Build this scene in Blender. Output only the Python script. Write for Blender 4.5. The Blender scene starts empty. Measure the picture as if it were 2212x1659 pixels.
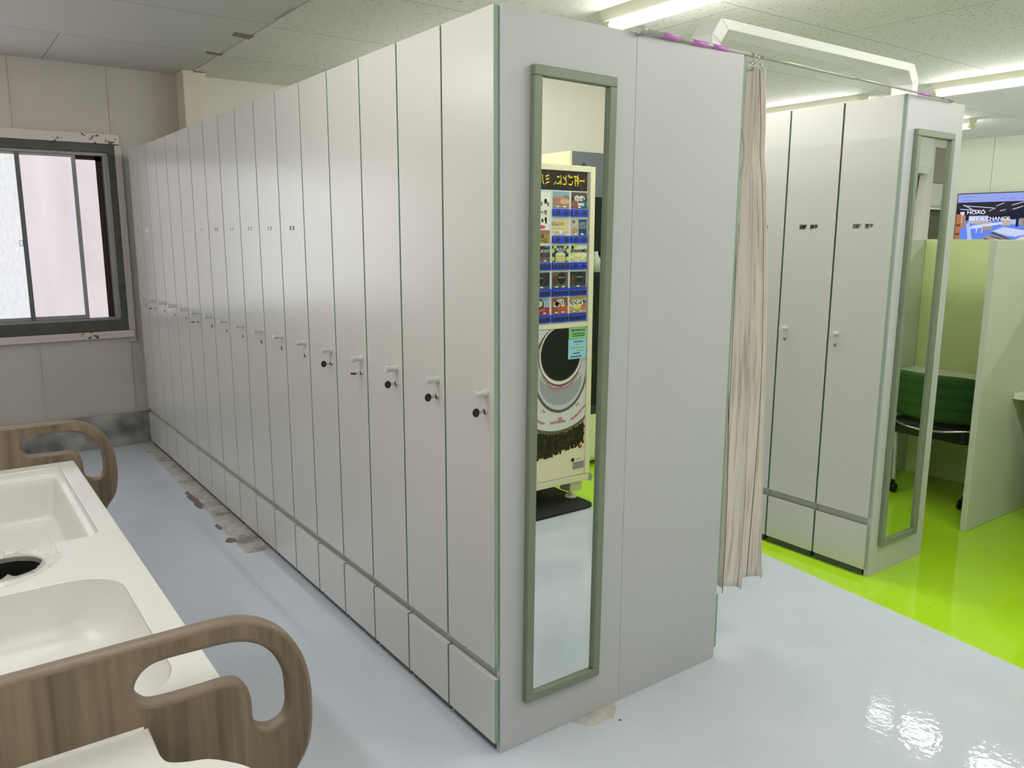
import bpy, bmesh, math, random
from mathutils import Vector, Matrix
from mathutils.geometry import delaunay_2d_cdt
random.seed(7)
PI = math.pi
SC = bpy.context.scene
COL = SC.collection

# ------------------------------------------------------------------ camera
F_PX = 1738.9
yaw, pitch, roll = 0.6262, -0.1816, 0.0026
fwd = Vector((math.sin(yaw)*math.cos(pitch), math.cos(yaw)*math.cos(pitch), math.sin(pitch)))
rgt = Vector((math.cos(yaw), -math.sin(yaw), 0)); upv = rgt.cross(fwd)
r2 = rgt*math.cos(roll) + upv*math.sin(roll); u2 = -rgt*math.sin(roll) + upv*math.cos(roll)
cam_d = bpy.data.cameras.new('camera'); cam = bpy.data.objects.new('camera', cam_d); COL.objects.link(cam)
cam_d.sensor_width = 36; cam_d.lens = F_PX/2212*36; cam_d.clip_start = 0.02
cm = Matrix((r2, u2, -fwd)).transposed().to_4x4(); cm.translation = Vector((-1.2471, -1.779, 1.5243))
cam.matrix_world = cm
SC.camera = cam
# ------------------------------------------------------------------ world, exposure
SC.view_settings.view_transform = 'Standard'; SC.view_settings.look = 'None'
SC.view_settings.gamma = 1; SC.view_settings.use_curve_mapping = False
SC.view_settings.exposure = 0.0
wd = bpy.data.worlds.new('sky'); SC.world = wd; wd.use_nodes = True
wd.node_tree.nodes['Background'].inputs[0].default_value = (0.8, 0.82, 0.9, 1)
wd.node_tree.nodes['Background'].inputs[1].default_value = 1.0
SC.cycles.use_denoising = True
SC.cycles.max_bounces = 10; SC.cycles.diffuse_bounces = 6; SC.cycles.glossy_bounces = 6
SC.cycles.sample_clamp_indirect = 6
LAMP_E = 39.0       # fluorescent diffusers
WINDOW_E = 1.06      # daylight on the obscured panes
# the lamps: (x of the row, y of the far end), all 1.22 m long, built below in lamp()
LAMPS = [(1.80, 1.56, 'fluorescent ceiling lamp at top centre above the white locker end panel'),
         (1.80, 3.37, None), (1.80, -0.35, None),
         (5.15, 1.56, 'fluorescent ceiling lamp at the upper right edge above the television wall'),
         (5.15, 3.37, 'fluorescent ceiling lamp just above the lockers with the names, right of the curtain'),
         (5.15, -0.35, None), (5.15, -1.7, None),
         (7.25, 3.47, 'small distant fluorescent ceiling lamp beside the far locker end panel'),
         (7.25, 1.2, None), (7.25, -0.8, None),
         (-0.85, 1.15, None), (-0.85, -0.9, None), (-2.3, 1.15, None), (-2.3, -0.9, None), (-2.3, 3.55, None), (1.80, -1.75, None)]  # after the first here: unseen lamps added to brighten the room

# ------------------------------------------------------------------ materials
def lin(c):
    return tuple((v/12.92 if v <= .04045 else ((v+.055)/1.055)**2.4) for v in [x/255 for x in c])
MATS = {}
def mat(name, rgb, rough=.5, metal=0., spec=.5, var=.0, vscale=8, bump=0., bscale=60, coat=0., stretch=None, var2=None):
    m = bpy.data.materials.new(name); m.use_nodes = True
    nt = m.node_tree; b = nt.nodes['Principled BSDF']
    c = lin(rgb)
    b.inputs['Base Color'].default_value = (*c, 1)
    b.inputs['Roughness'].default_value = rough; b.inputs['Metallic'].default_value = metal
    b.inputs['Specular IOR Level'].default_value = spec
    if coat: b.inputs['Coat Weight'].default_value = coat; b.inputs['Coat Roughness'].default_value = .05
    if var or bump:
        tc = nt.nodes.new('ShaderNodeTexCoord'); mp = nt.nodes.new('ShaderNodeMapping')
        nt.links.new(tc.outputs['Object'], mp.inputs[0])
        if stretch: mp.inputs['Scale'].default_value = stretch
    if var:
        n = nt.nodes.new('ShaderNodeTexNoise'); n.inputs['Scale'].default_value = vscale; n.inputs['Detail'].default_value = 5
        r = nt.nodes.new('ShaderNodeValToRGB'); r.color_ramp.elements[0].position = .3; r.color_ramp.elements[1].position = .7
        c2 = lin(var2) if var2 else tuple(x*(1-var) for x in c)
        r.color_ramp.elements[0].color = (*c2, 1)
        r.color_ramp.elements[1].color = (*c, 1)
        nt.links.new(mp.outputs[0], n.inputs['Vector']); nt.links.new(n.outputs[0], r.inputs[0]); nt.links.new(r.outputs[0], b.inputs['Base Color'])
    if bump:
        n2 = nt.nodes.new('ShaderNodeTexNoise'); n2.inputs['Scale'].default_value = bscale; n2.inputs['Detail'].default_value = 3
        bp = nt.nodes.new('ShaderNodeBump'); bp.inputs['Strength'].default_value = bump; bp.inputs['Distance'].default_value = .002
        nt.links.new(mp.outputs[0], n2.inputs['Vector']); nt.links.new(n2.outputs[0], bp.inputs['Height']); nt.links.new(bp.outputs[0], b.inputs['Normal'])
    MATS[name] = m
    return m
def emit(name, rgb, s):
    m = bpy.data.materials.new(name); m.use_nodes = True
    nt = m.node_tree; nt.nodes.remove(nt.nodes['Principled BSDF'])
    e = nt.nodes.new('ShaderNodeEmission'); e.inputs[0].default_value = (*lin(rgb), 1); e.inputs[1].default_value = s
    nt.links.new(e.outputs[0], nt.nodes['Material Output'].inputs[0])
    MATS[name] = m
    return m
def nodes(m): return m.node_tree.nodes, m.node_tree.links, m.node_tree.nodes['Principled BSDF']

LOCKER = mat('locker_white', (201, 200, 195), .26, spec=.85, var=.015, vscale=3)
PANEL = mat('panel_white', (194, 196, 200), .45, var=.02, vscale=3)
MINT = mat('mint_edge', (134, 164, 143), .5)
CARC = mat('carcass_grey_green', (168, 172, 162), .6)
PLINTH = mat('plinth_grey', (78, 86, 86), .5)
SATIN = mat('satin_grey_metal', (206, 207, 205), .35, metal=.25)
CHROME = mat('chrome', (205, 205, 205), .14, metal=1)
BLACK = mat('black_plastic', (14, 14, 16), .4)
INK = mat('black_ink', (30, 30, 32), .6)
GREYINK = mat('grey_ink', (120, 120, 122), .6)
STICK = mat('label_white', (236, 236, 232), .4)
OLIVE = mat('olive_frame', (122, 134, 115), .42, var=.08, vscale=30)
MIRROR = mat('mirror_glass', (232, 238, 234), .0, metal=1)
WALLW = mat('wall_white', (226, 220, 212), .7, var=.04, vscale=2, bump=.15, bscale=90)
WALLG = mat('wall_white_dimmed', (192, 185, 178), .75, var=.08, vscale=2.2, bump=.2, bscale=50)  # the white wall in low light, dimness put into the colour
TRIMP = mat('trim_chipped_paint', (205, 196, 190), .6)
CONC = mat('concrete_dark', (172, 171, 168), .75, var=.75, vscale=6)
POST = mat('post_cream', (214, 207, 192), .65, var=.05, vscale=4)
ALU = mat('aluminium', (150, 152, 152), .4, metal=.5)
MAROON = mat('maroon_wood', (52, 26, 24), .7)
WOODE = mat('wood_edge', (124, 108, 94), .45, var=.12, vscale=5, stretch=(6, 6, 2))
SOLID = mat('solid_surface', (219, 218, 215), .28, var=.02, vscale=25)
DARKHOLE = mat('dark_hole', (20, 18, 16), .6)
BRASS = mat('hole_rim', (196, 172, 140), .35, metal=.3)
WHITEP = mat('white_plastic', (228, 228, 226), .32)
GREYP = mat('grey_plastic', (168, 166, 160), .45)
STEELROD = mat('rod_grey', (176, 175, 170), .38, metal=.25)
PURPLE = mat('purple_tape', (196, 120, 205), .3)
CREAM = mat('machine_cream', (238, 228, 196), .4)
LTPANEL = mat('machine_display', (212, 222, 226), .35)
BLUE = mat('button_blue', (36, 58, 190), .35)
BTN = mat('button_dark', (44, 50, 58), .4)
DGREY = mat('machine_grey', (98, 102, 108), .4)
MATB = mat('black_mat', (26, 28, 28), .7)
BOOTH = mat('booth_panel', (206, 212, 198), .5, var=.03, vscale=4); BOOTHG = mat('booth_panel_lime_tint', (206, 222, 158), .5, var=.02, vscale=4)
DESK = mat('desk_white', (226, 228, 218), .4)
MESH = mat('chair_mesh_green', (40, 80, 24), .7)
BROWNCAB = mat('cabinet_taupe', (160, 148, 138), .6)
CABW = mat('cabinet_white', (214, 210, 202), .5)
OLIVEW = mat('alcove_olive', (100, 96, 78), .7)
CABLE = mat('cable_blue_black', (30, 32, 60), .5)
HOUSE = mat('lamp_housing', (222, 218, 196), .5)
TUBES = {-1: emit('lamp_glow_window_side', (250, 251, 246), LAMP_E*.92), 0: emit('lamp_glow_aisle', (250, 251, 246), LAMP_E*1.35), 1: emit('lamp_glow_office', (250, 251, 246), LAMP_E*1.1)}
LAMPEND = mat('lamp_end', (226, 214, 170), .4)

# wood laminate with vertical grain
WOOD = mat('wood_laminate', (130, 108, 82), .5)
n, l, b = nodes(WOOD)
tc = n.new('ShaderNodeTexCoord'); mp = n.new('ShaderNodeMapping'); mp.inputs['Scale'].default_value = (26, 26, .9)
nz = n.new('ShaderNodeTexNoise'); nz.inputs['Scale'].default_value = 1.0; nz.inputs['Detail'].default_value = 7; nz.inputs['Roughness'].default_value = .62; nz.inputs['Distortion'].default_value = .5
rp = n.new('ShaderNodeValToRGB'); e = rp.color_ramp.elements
e[0].position = .28; e[0].color = (*lin((84, 72, 58)), 1); e[1].position = .72; e[1].color = (*lin((142, 126, 104)), 1)
x = e.new(.5); x.color = (*lin((118, 103, 84)), 1)
l.new(tc.outputs['Object'], mp.inputs[0]); l.new(mp.outputs[0], nz.inputs['Vector']); l.new(nz.outputs[0], rp.inputs[0]); l.new(rp.outputs[0], b.inputs['Base Color'])

def floor_mat(name, rgb, rgb2, rough, bump, bscale):
    m = mat(name, rgb, rough)
    n, l, b = nodes(m)
    tc = n.new('ShaderNodeTexCoord')
    n1 = n.new('ShaderNodeTexNoise'); n1.inputs['Scale'].default_value = 1.7; n1.inputs['Detail'].default_value = 8; n1.inputs['Roughness'].default_value = .6
    r1 = n.new('ShaderNodeValToRGB'); r1.color_ramp.elements[0].position = .3; r1.color_ramp.elements[1].position = .7
    r1.color_ramp.elements[0].color = (*lin(rgb2), 1); r1.color_ramp.elements[1].color = (*lin(rgb), 1)
    l.new(tc.outputs['Object'], n1.inputs['Vector']); l.new(n1.outputs[0], r1.inputs[0])
    # tiny dark specks of grit
    v = n.new('ShaderNodeTexVoronoi'); v.inputs['Scale'].default_value = 9; v.inputs['Randomness'].default_value = 1
    th = n.new('ShaderNodeMath'); th.operation = 'LESS_THAN'; th.inputs[1].default_value = .028
    n3 = n.new('ShaderNodeTexNoise'); n3.inputs['Scale'].default_value = 4.3
    g3 = n.new('ShaderNodeMath'); g3.operation = 'GREATER_THAN'; g3.inputs[1].default_value = .56
    mu = n.new('ShaderNodeMath'); mu.operation = 'MULTIPLY'
    l.new(tc.outputs['Object'], v.inputs['Vector']); l.new(v.outputs['Distance'], th.inputs[0]); l.new(tc.outputs['Object'], n3.inputs['Vector']); l.new(n3.outputs[0], g3.inputs[0])
    l.new(th.outputs[0], mu.inputs[0]); l.new(g3.outputs[0], mu.inputs[1])
    mx = n.new('ShaderNodeMix'); mx.data_type = 'RGBA'
    l.new(mu.outputs[0], mx.inputs[0]); l.new(r1.outputs[0], mx.inputs[6]); mx.inputs[7].default_value = (*[c*.25 for c in lin(rgb)], 1)
    l.new(mx.outputs[2], b.inputs['Base Color'])
    nb = n.new('ShaderNodeTexNoise'); nb.inputs['Scale'].default_value = bscale; nb.inputs['Detail'].default_value = 2
    bp = n.new('ShaderNodeBump'); bp.inputs['Strength'].default_value = bump; bp.inputs['Distance'].default_value = .001
    l.new(tc.outputs['Object'], nb.inputs['Vector']); l.new(nb.outputs[0], bp.inputs['Height']); l.new(bp.outputs[0], b.inputs['Normal'])
    return m
FLOORG = floor_mat('floor_pale_blue_grey', (206, 213, 224), (195, 203, 216), .045, .5, 36)
FLOORL = floor_mat('floor_lime', (178, 222, 46), (170, 214, 38), .06, .4, 36)
FLOORC = mat('floor_bare_concrete', (150, 144, 138), .7)
n, l, b = nodes(FLOORC)
tc = n.new('ShaderNodeTexCoord'); nz = n.new('ShaderNodeTexNoise'); nz.inputs['Scale'].default_value = 9; nz.inputs['Detail'].default_value = 9; nz.inputs['Roughness'].default_value = .7
rp = n.new('ShaderNodeValToRGB'); e = rp.color_ramp.elements
e[0].position = .33; e[0].color = (*lin((124, 119, 115)), 1); e[1].position = .68; e[1].color = (*lin((206, 203, 200)), 1)
x = e.new(.5); x.color = (*lin((182, 178, 174)), 1)
l.new(tc.outputs['Object'], nz.inputs['Vector']); l.new(nz.outputs[0], rp.inputs[0]); l.new(rp.outputs[0], b.inputs['Base Color'])
CHIP = mat('floor_red_brown_chip', (132, 110, 103), .7, var=.3, vscale=30)

def ceiling_mat(name, rgb, specks, row_off):
    m = mat(name, rgb, .8)
    n, l, b = nodes(m)
    tc = n.new('ShaderNodeTexCoord'); mp = n.new('ShaderNodeMapping')
    mp.inputs['Rotation'].default_value = (0, 0, 0); mp.inputs['Location'].default_value = (-.43+.0, row_off, 0)
    br = n.new('ShaderNodeTexBrick'); br.offset = .5
    br.inputs['Scale'].default_value = 1; br.inputs['Brick Width'].default_value = 1.82; br.inputs['Row Height'].default_value = .91
    br.inputs['Mortar Size'].default_value = .0038; br.inputs['Mortar Smooth'].default_value = .2
    c = lin(rgb)
    br.inputs['Color1'].default_value = (*c, 1); br.inputs['Color2'].default_value = (*[v*.96 for v in c], 1); br.inputs['Mortar'].default_value = (*[v*.5 for v in c], 1)
    l.new(tc.outputs['Object'], mp.inputs[0]); l.new(mp.outputs[0], br.inputs['Vector'])
    out = br.outputs[0]
    if specks:
        mp2 = n.new('ShaderNodeMapping'); mp2.inputs['Scale'].default_value = (1, 2.6, 1)
        l.new(tc.outputs['Object'], mp2.inputs[0])
        nz = n.new('ShaderNodeTexNoise'); nz.inputs['Scale'].default_value = 30; nz.inputs['Detail'].default_value = 2
        l.new(mp2.outputs[0], nz.inputs['Vector'])
        rp = n.new('ShaderNodeValToRGB'); rp.color_ramp.elements[0].position = .33; rp.color_ramp.elements[1].position = .37
        rp.color_ramp.elements[0].color = (.55, .54, .50, 1); rp.color_ramp.elements[1].color = (1, 1, 1, 1)
        l.new(nz.outputs[0], rp.inputs[0])
        mx = n.new('ShaderNodeMix'); mx.data_type = 'RGBA'; mx.blend_type = 'MULTIPLY'; mx.inputs[0].default_value = 1
        l.new(out, mx.inputs[6]); l.new(rp.outputs[0], mx.inputs[7]); out = mx.outputs[2]
    l.new(out, b.inputs['Base Color'])
    return m
CEILR = ceiling_mat('ceiling_board_specked', (226, 224, 214), True, -.16)
CEILL = ceiling_mat('ceiling_board_plain', (206, 203, 196), False, -.09)
# chipped paint on the window trims: brown marks where the paint has gone
n, l, b = nodes(TRIMP)
tc = n.new('ShaderNodeTexCoord'); nz = n.new('ShaderNodeTexNoise'); nz.inputs['Scale'].default_value = 34; nz.inputs['Detail'].default_value = 4
nz2 = n.new('ShaderNodeTexNoise'); nz2.inputs['Scale'].default_value = 4.2
ad = n.new('ShaderNodeMath'); ad.operation = 'ADD'
rp = n.new('ShaderNodeValToRGB'); rp.color_ramp.interpolation = 'CONSTANT'
rp.color_ramp.elements[0].color = (*lin((205, 196, 190)), 1); rp.color_ramp.elements[1].position = .595; rp.color_ramp.elements[1].color = (*lin((98, 84, 78)), 1)
hf = n.new('ShaderNodeMath'); hf.operation = 'MULTIPLY'; hf.inputs[1].default_value = .5
l.new(tc.outputs['Object'], nz.inputs['Vector']); l.new(tc.outputs['Object'], nz2.inputs['Vector']); l.new(nz.outputs[0], ad.inputs[0]); l.new(nz2.outputs[0], ad.inputs[1])
l.new(ad.outputs[0], hf.inputs[0]); l.new(hf.outputs[0], rp.inputs[0]); l.new(rp.outputs[0], b.inputs['Base Color'])

def pane_mat(name, rgb, s, streak):
    m = bpy.data.materials.new(name); m.use_nodes = True
    n = m.node_tree.nodes; l = m.node_tree.links; b = n['Principled BSDF']
    b.inputs['Base Color'].default_value = (.1, .1, .1, 1); b.inputs['Roughness'].default_value = .3
    tc = n.new('ShaderNodeTexCoord'); mp = n.new('ShaderNodeMapping'); mp.inputs['Scale'].default_value = streak
    nz = n.new('ShaderNodeTexNoise'); nz.inputs['Scale'].default_value = 1; nz.inputs['Detail'].default_value = 3
    rp = n.new('ShaderNodeValToRGB'); rp.color_ramp.elements[0].position = .3; rp.color_ramp.elements[1].position = .72
    c = lin(rgb); rp.color_ramp.elements[0].color = (*[v*.84 for v in c], 1); rp.color_ramp.elements[1].color = (*c, 1)
    l.new(tc.outputs['Object'], mp.inputs[0]); l.new(mp.outputs[0], nz.inputs['Vector']); l.new(nz.outputs[0], rp.inputs[0])
    l.new(rp.outputs[0], b.inputs['Emission Color']); b.inputs['Emission Strength'].default_value = s
    return m
PANEL1 = pane_mat('obscure_glass_daylit', (232, 234, 238), WINDOW_E, (60, 60, 20))
PANE2 = pane_mat('curtained_glass_daylit', (232, 222, 228), WINDOW_E*.95, (5, 5, .6))
PANELB = pane_mat('obscure_glass_fill_glow', (236, 238, 242), WINDOW_E*2.6, (60, 60, 20))  # unseen panes, glow raised as fill for the far lockers and floor
FILM = pane_mat('white_sheet_daylit', (226, 214, 219), WINDOW_E, (3, 3, 3))

# curtain cloth: printed weathered boards
CLOTH = mat('curtain_board_print', (205, 196, 184), .8)
n, l, b = nodes(CLOTH)
uv = n.new('ShaderNodeUVMap'); uv.uv_map = 'UVMap'
mp = n.new('ShaderNodeMapping'); mp.inputs['Scale'].default_value = (34, 1.6, 1)
nz = n.new('ShaderNodeTexNoise'); nz.inputs['Scale'].default_value = 1.6; nz.inputs['Detail'].default_value = 8; nz.inputs['Roughness'].default_value = .7
rp = n.new('ShaderNodeValToRGB'); e = rp.color_ramp.elements
e[0].position = .30; e[0].color = (*lin((168, 152, 138)), 1); e[1].position = .50; e[1].color = (*lin((236, 230, 222)), 1)
l.new(uv.outputs[0], mp.inputs[0]); l.new(mp.outputs[0], nz.inputs['Vector']); l.new(nz.outputs[0], rp.inputs[0])
sx = n.new('ShaderNodeSeparateXYZ'); l.new(uv.outputs[0], sx.inputs[0])
md = n.new('ShaderNodeMath'); md.operation = 'MODULO'; md.inputs[1].default_value = .125; l.new(sx.outputs[0], md.inputs[0])
lt = n.new('ShaderNodeMath'); lt.operation = 'LESS_THAN'; lt.inputs[1].default_value = .004; l.new(md.outputs[0], lt.inputs[0])
mx = n.new('ShaderNodeMix'); mx.data_type = 'RGBA'; mx.inputs[7].default_value = (*lin((96, 66, 56)), 1)
l.new(lt.outputs[0], mx.inputs[0]); l.new(rp.outputs[0], mx.inputs[6]); l.new(mx.outputs[2], b.inputs['Base Color'])

BEANS = mat('coffee_bean_print', (52, 34, 24), .5, var=.6, vscale=55, var2=(18, 11, 9))
BAG = mat('clear_bag', (235, 235, 232), .15, spec=.6)
n, l, b = nodes(BAG); b.inputs['Alpha'].default_value = .35
COLS = {}
def colr(r, g, bb):
    k = (r, g, bb)
    if k not in COLS: COLS[k] = mat('print_%02x%02x%02x' % k, k, .45)
    return COLS[k]

# ------------------------------------------------------------------ mesh builder
ORG = {}
class MB:
    def __init__(s): s.bm = bmesh.new()
    def face(s, pts, m=0, smooth=False):
        vs = [s.bm.verts.new(p) for p in pts]
        f = s.bm.faces.new(vs); f.material_index = m; f.smooth = smooth
        return f
    def box(s, x0, x1, y0, y1, z0, z1, m=0, my=None, mx=None, mz=None):
        v = [s.bm.verts.new(p) for p in [(x0,y0,z0),(x1,y0,z0),(x1,y1,z0),(x0,y1,z0),(x0,y0,z1),(x1,y0,z1),(x1,y1,z1),(x0,y1,z1)]]
        for idx, mm in (((3,2,1,0), mz), ((4,5,6,7), mz), ((0,1,5,4), my), ((2,3,7,6), my), ((1,2,6,5), mx), ((3,0,4,7), mx)):
            f = s.bm.faces.new([v[i] for i in idx]); f.material_index = m if mm is None else mm
        return s
    def ring_loft(s, rings, m=0, cap0=False, cap1=False, smooth=True, closed=True):
        R = [[s.bm.verts.new(p) for p in r] for r in rings]
        k = len(R[0])
        for a, b in zip(R, R[1:]):
            for i in range(k if closed else k-1):
                f = s.bm.faces.new((a[i], a[(i+1) % k], b[(i+1) % k], b[i])); f.material_index = m; f.smooth = smooth
        if cap0: f = s.bm.faces.new(R[0][::-1]); f.material_index = m
        if cap1: f = s.bm.faces.new(R[-1]); f.material_index = m
        return s
    def lathe(s, o, ax, prof, n=20, m=0, cap=True, smooth=True):
        o = Vector(o); ax = Vector(ax).normalized()
        t = Vector((0, 0, 1)) if abs(ax.z) < .9 else Vector((1, 0, 0))
        a = ax.cross(t).normalized(); b = ax.cross(a)
        rings = [[o + ax*h + (a*math.cos(2*PI*i/n) + b*math.sin(2*PI*i/n))*r for i in range(n)] for h, r in prof]
        return s.ring_loft(rings, m, cap, cap, smooth)
    def cyl(s, p0, p1, r, n=16, m=0, r1=None):
        p0 = Vector(p0); p1 = Vector(p1)
        return s.lathe(p0, p1-p0, [(0, r), ((p1-p0).length, r if r1 is None else r1)], n, m)
    def tube(s, pts, r, n=10, m=0):
        P = [Vector(p) for p in pts]; rings = []
        prev = None
        for i, p in enumerate(P):
            d = (P[min(i+1, len(P)-1)] - P[max(i-1, 0)]).normalized()
            if prev is None:
                t = Vector((0, 0, 1)) if abs(d.z) < .9 else Vector((1, 0, 0)); a = d.cross(t).normalized()
            else:
                a = (prev - d*prev.dot(d)).normalized()
            prev = a; b = d.cross(a)
            rings.append([p + (a*math.cos(2*PI*j/n) + b*math.sin(2*PI*j/n))*r for j in range(n)])
        return s.ring_loft(rings, m, True, True)
    def torus(s, c, ax, R, r, n=20, k=8, m=0):
        c = Vector(c); ax = Vector(ax).normalized(); t = Vector((0, 0, 1)) if abs(ax.z) < .9 else Vector((1, 0, 0))
        a = ax.cross(t).normalized(); b = ax.cross(a)
        rings = []
        for i in range(n+1):
            q = 2*PI*i/n; d = a*math.cos(q) + b*math.sin(q)
            rings.append([c + d*R + (d*math.cos(2*PI*j/k) + ax*math.sin(2*PI*j/k))*r for j in range(k)])
        return s.ring_loft(rings, m)
    def prism(s, poly, f0, f1, m=0, mside=None):
        """poly: 2D outline; f0/f1 map (u,v) to the two end faces"""
        a = [s.bm.verts.new(f0(*p)) for p in poly]; b = [s.bm.verts.new(f1(*p)) for p in poly]
        f = s.bm.faces.new(a[::-1]); f.material_index = m
        f = s.bm.faces.new(b); f.material_index = m
        k = len(poly)
        for i in range(k):
            f = s.bm.faces.new((a[i], a[(i+1) % k], b[(i+1) % k], b[i])); f.material_index = m if mside is None else mside
        return s
    def text(s, body, size, M, m=0, align='CENTER', bold=0., sx=1., sp=1.):
        c = bpy.data.curves.new('lettering', 'FONT'); c.body = body; c.size = size; c.align_x = align; c.align_y = 'CENTER'
        c.resolution_u = 3; c.offset = bold; c.space_character = sp
        o = bpy.data.objects.new('lettering', c); COL.objects.link(o)
        bpy.context.view_layer.update()
        me = bpy.data.meshes.new_from_object(o.evaluated_get(bpy.context.evaluated_depsgraph_get()))
        base = len(s.bm.verts); nf = len(s.bm.faces)
        me.transform(M @ Matrix.Diagonal((sx, 1, 1, 1)))
        s.bm.from_mesh(me); s.bm.faces.ensure_lookup_table()
        for f in s.bm.faces[nf:]: f.material_index = m
        bpy.data.objects.remove(o); bpy.data.curves.remove(c); bpy.data.meshes.remove(me)
        return s
    def build(s, name, mats, parent=None, bevel=0, seg=2, fix=True, solid=0):
        if fix: bmesh.ops.recalc_face_normals(s.bm, faces=s.bm.faces)
        org = ORG.get(parent.name, Vector()) if parent else Vector()
        bmesh.ops.translate(s.bm, verts=s.bm.verts, vec=-org)
        me = bpy.data.meshes.new(name); s.bm.to_mesh(me); s.bm.free()
        for mm in (mats if isinstance(mats, (list, tuple)) else [mats]): me.materials.append(mm)
        o = bpy.data.objects.new(name, me); COL.objects.link(o)
        if parent: o.parent = parent; ORG[o.name] = org
        else: ORG[o.name] = Vector()
        if bevel:
            bv = o.modifiers.new('bevel', 'BEVEL'); bv.width = bevel; bv.segments = seg; bv.limit_method = 'ANGLE'; bv.angle_limit = math.radians(40)
        if solid:
            sd = o.modifiers.new('thickness', 'SOLIDIFY'); sd.thickness = solid; sd.offset = 0
        return o
def thing(name, label, cat, loc=(0, 0, 0), group=None):
    o = bpy.data.objects.new(name, None); COL.objects.link(o); o.empty_display_size = .1
    o.location = loc; ORG[o.name] = Vector(loc)
    o['label'] = label; o['category'] = cat
    if group: o['group'] = group
    return o
def tag(o, label, cat, group=None):
    o['label'] = label; o['category'] = cat
    if group: o['group'] = group
    return o
def struct(o): o['kind'] = 'structure'; return o
def kids(o): return [c for c in bpy.data.objects if c.parent == o]
def copy_tree(o, parent=None):
    c = o.copy(); COL.objects.link(c); c.parent = parent
    ORG[c.name] = ORG[o.name].copy()
    for ch in kids(o): copy_tree(ch, c)
    return c
def crom(pts, k=5, closed=True):
    out = []; N = len(pts)
    for i in range(N if closed else N-1):
        p = [pts[(i+j-1) % N] if closed else pts[min(max(i+j-1, 0), N-1)] for j in range(4)]
        for q in range(k):
            t = q/k
            out.append(tuple(.5*((2*p[1][d]) + (-p[0][d]+p[2][d])*t + (2*p[0][d]-5*p[1][d]+4*p[2][d]-p[3][d])*t*t + (-p[0][d]+3*p[1][d]-3*p[2][d]+p[3][d])*t**3) for d in range(len(pts[0]))))
    if not closed: out.append(tuple(pts[-1]))
    return out
def rrect(x0, x1, y0, y1, r, k=8):
    out = []
    for cx, cy, a in ((x1-r, y1-r, 0), (x0+r, y1-r, PI/2), (x0+r, y0+r, PI), (x1-r, y0+r, 1.5*PI)):
        for i in range(k+1): out.append((cx+r*math.cos(a+PI/2*i/k), cy+r*math.sin(a+PI/2*i/k)))
    return out
def slab_mesh(loops, half, bev):
    """a plate with holes and rounded edges, as mesh data in the XY plane"""
    c = bpy.data.curves.new('plate', 'CURVE'); c.dimensions = '2D'; c.fill_mode = 'BOTH'
    c.extrude = half-bev; c.bevel_depth = bev; c.bevel_resolution = 3; c.offset = -bev
    for lp in loops:
        sp = c.splines.new('POLY'); sp.points.add(len(lp)-1); sp.use_cyclic_u = True
        for q, p in zip(sp.points, lp): q.co = (p[0], p[1], 0, 1)
    o = bpy.data.objects.new('plate', c); COL.objects.link(o); bpy.context.view_layer.update()
    me = bpy.data.meshes.new_from_object(o.evaluated_get(bpy.context.evaluated_depsgraph_get()))
    bpy.data.objects.remove(o); bpy.data.curves.remove(c)
    return me
def link_mesh(me, name, mats, parent):
    org = ORG.get(parent.name, Vector()) if parent else Vector()
    me.transform(Matrix.Translation(-org)); me.name = name
    me.materials.clear()
    for m in mats: me.materials.append(m)
    o = bpy.data.objects.new(name, me); COL.objects.link(o)
    if parent: o.parent = parent
    ORG[o.name] = org
    return o
FACE_NX = lambda x, y, z: Matrix(((0, 0, -1, x), (-1, 0, 0, y), (0, 1, 0, z), (0, 0, 0, 1)))   # lettering that faces -X
FACE_PY = lambda x, y, z: Matrix(((-1, 0, 0, x), (0, 0, 1, y), (0, 1, 0, z), (0, 0, 0, 1)))    # lettering that faces +Y

# ------------------------------------------------------------------ room shell
X0, X1, Y0, Y1, ZC = -3.0, 9.0, -3.1, 4.6, 2.67
LIME = [(2.05, 2.0), (1.96, .80), (1.934, .509), (1.889, .11), (1.849, -.326), (1.801, -.704), (1.74, -1.25), (1.70, -1.70), (1.60, -1.67), (1.40, -1.625), (.5, -1.7), (.5, -2.7), (3.3, -2.7), (3.3, -1.6), (4.4, -1.6), (4.4, 2.0)]
random.seed(3)
jag = lambda a: random.uniform(-a, a)
edge = []
for i in range(46):
    y = 1.985 + (4.60-1.985)*i/45
    xb = -.122 + .03*min(1, max(0, (y-1.985)/1.4)) + jag(.006)
    edge.append((xb, y))
CONCP = [(.30, 1.975), (.011, 1.981), (-.06, 1.972)] + edge + [(.30, 4.6)]
PATCH = [(.272, .004), (.30, -.045), (.315, -.06), (.345, -.062), (.368, -.056), (.40, -.064), (.445, -.030), (.458, -.004), (.47, .03), (.3, .03)]
def blob(cx, cy, rx, ry, k=14, a=.3, rot=0):
    out = []
    for i in range(k):
        q = 2*PI*i/k; r = 1+jag(a)
        u, v = rx*r*math.cos(q), ry*r*math.sin(q)
        out.append((cx+u*math.cos(rot)-v*math.sin(rot), cy+u*math.sin(rot)+v*math.cos(rot)))
    return out
CHIPS = [blob(-.108, 2.93, .02, .13, 18, .45), blob(-.108, 3.10, .016, .05, 14, .4), blob(-.125, 2.42, .013, .05, 14, .35), blob(-.128, 2.20, .028, .035, 14, .25), blob(.41, -.085, .006, .006, 8, .2)]
def inside(p, poly):
    c = False; j = len(poly)-1
    for i in range(len(poly)):
        (xi, yi), (xj, yj) = poly[i], poly[j]
        if (yi > p[1]) != (yj > p[1]) and p[0] < (xj-xi)*(p[1]-yi)/(yj-yi)+xi: c = not c
        j = i
    return c
V = []; E2 = []
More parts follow.
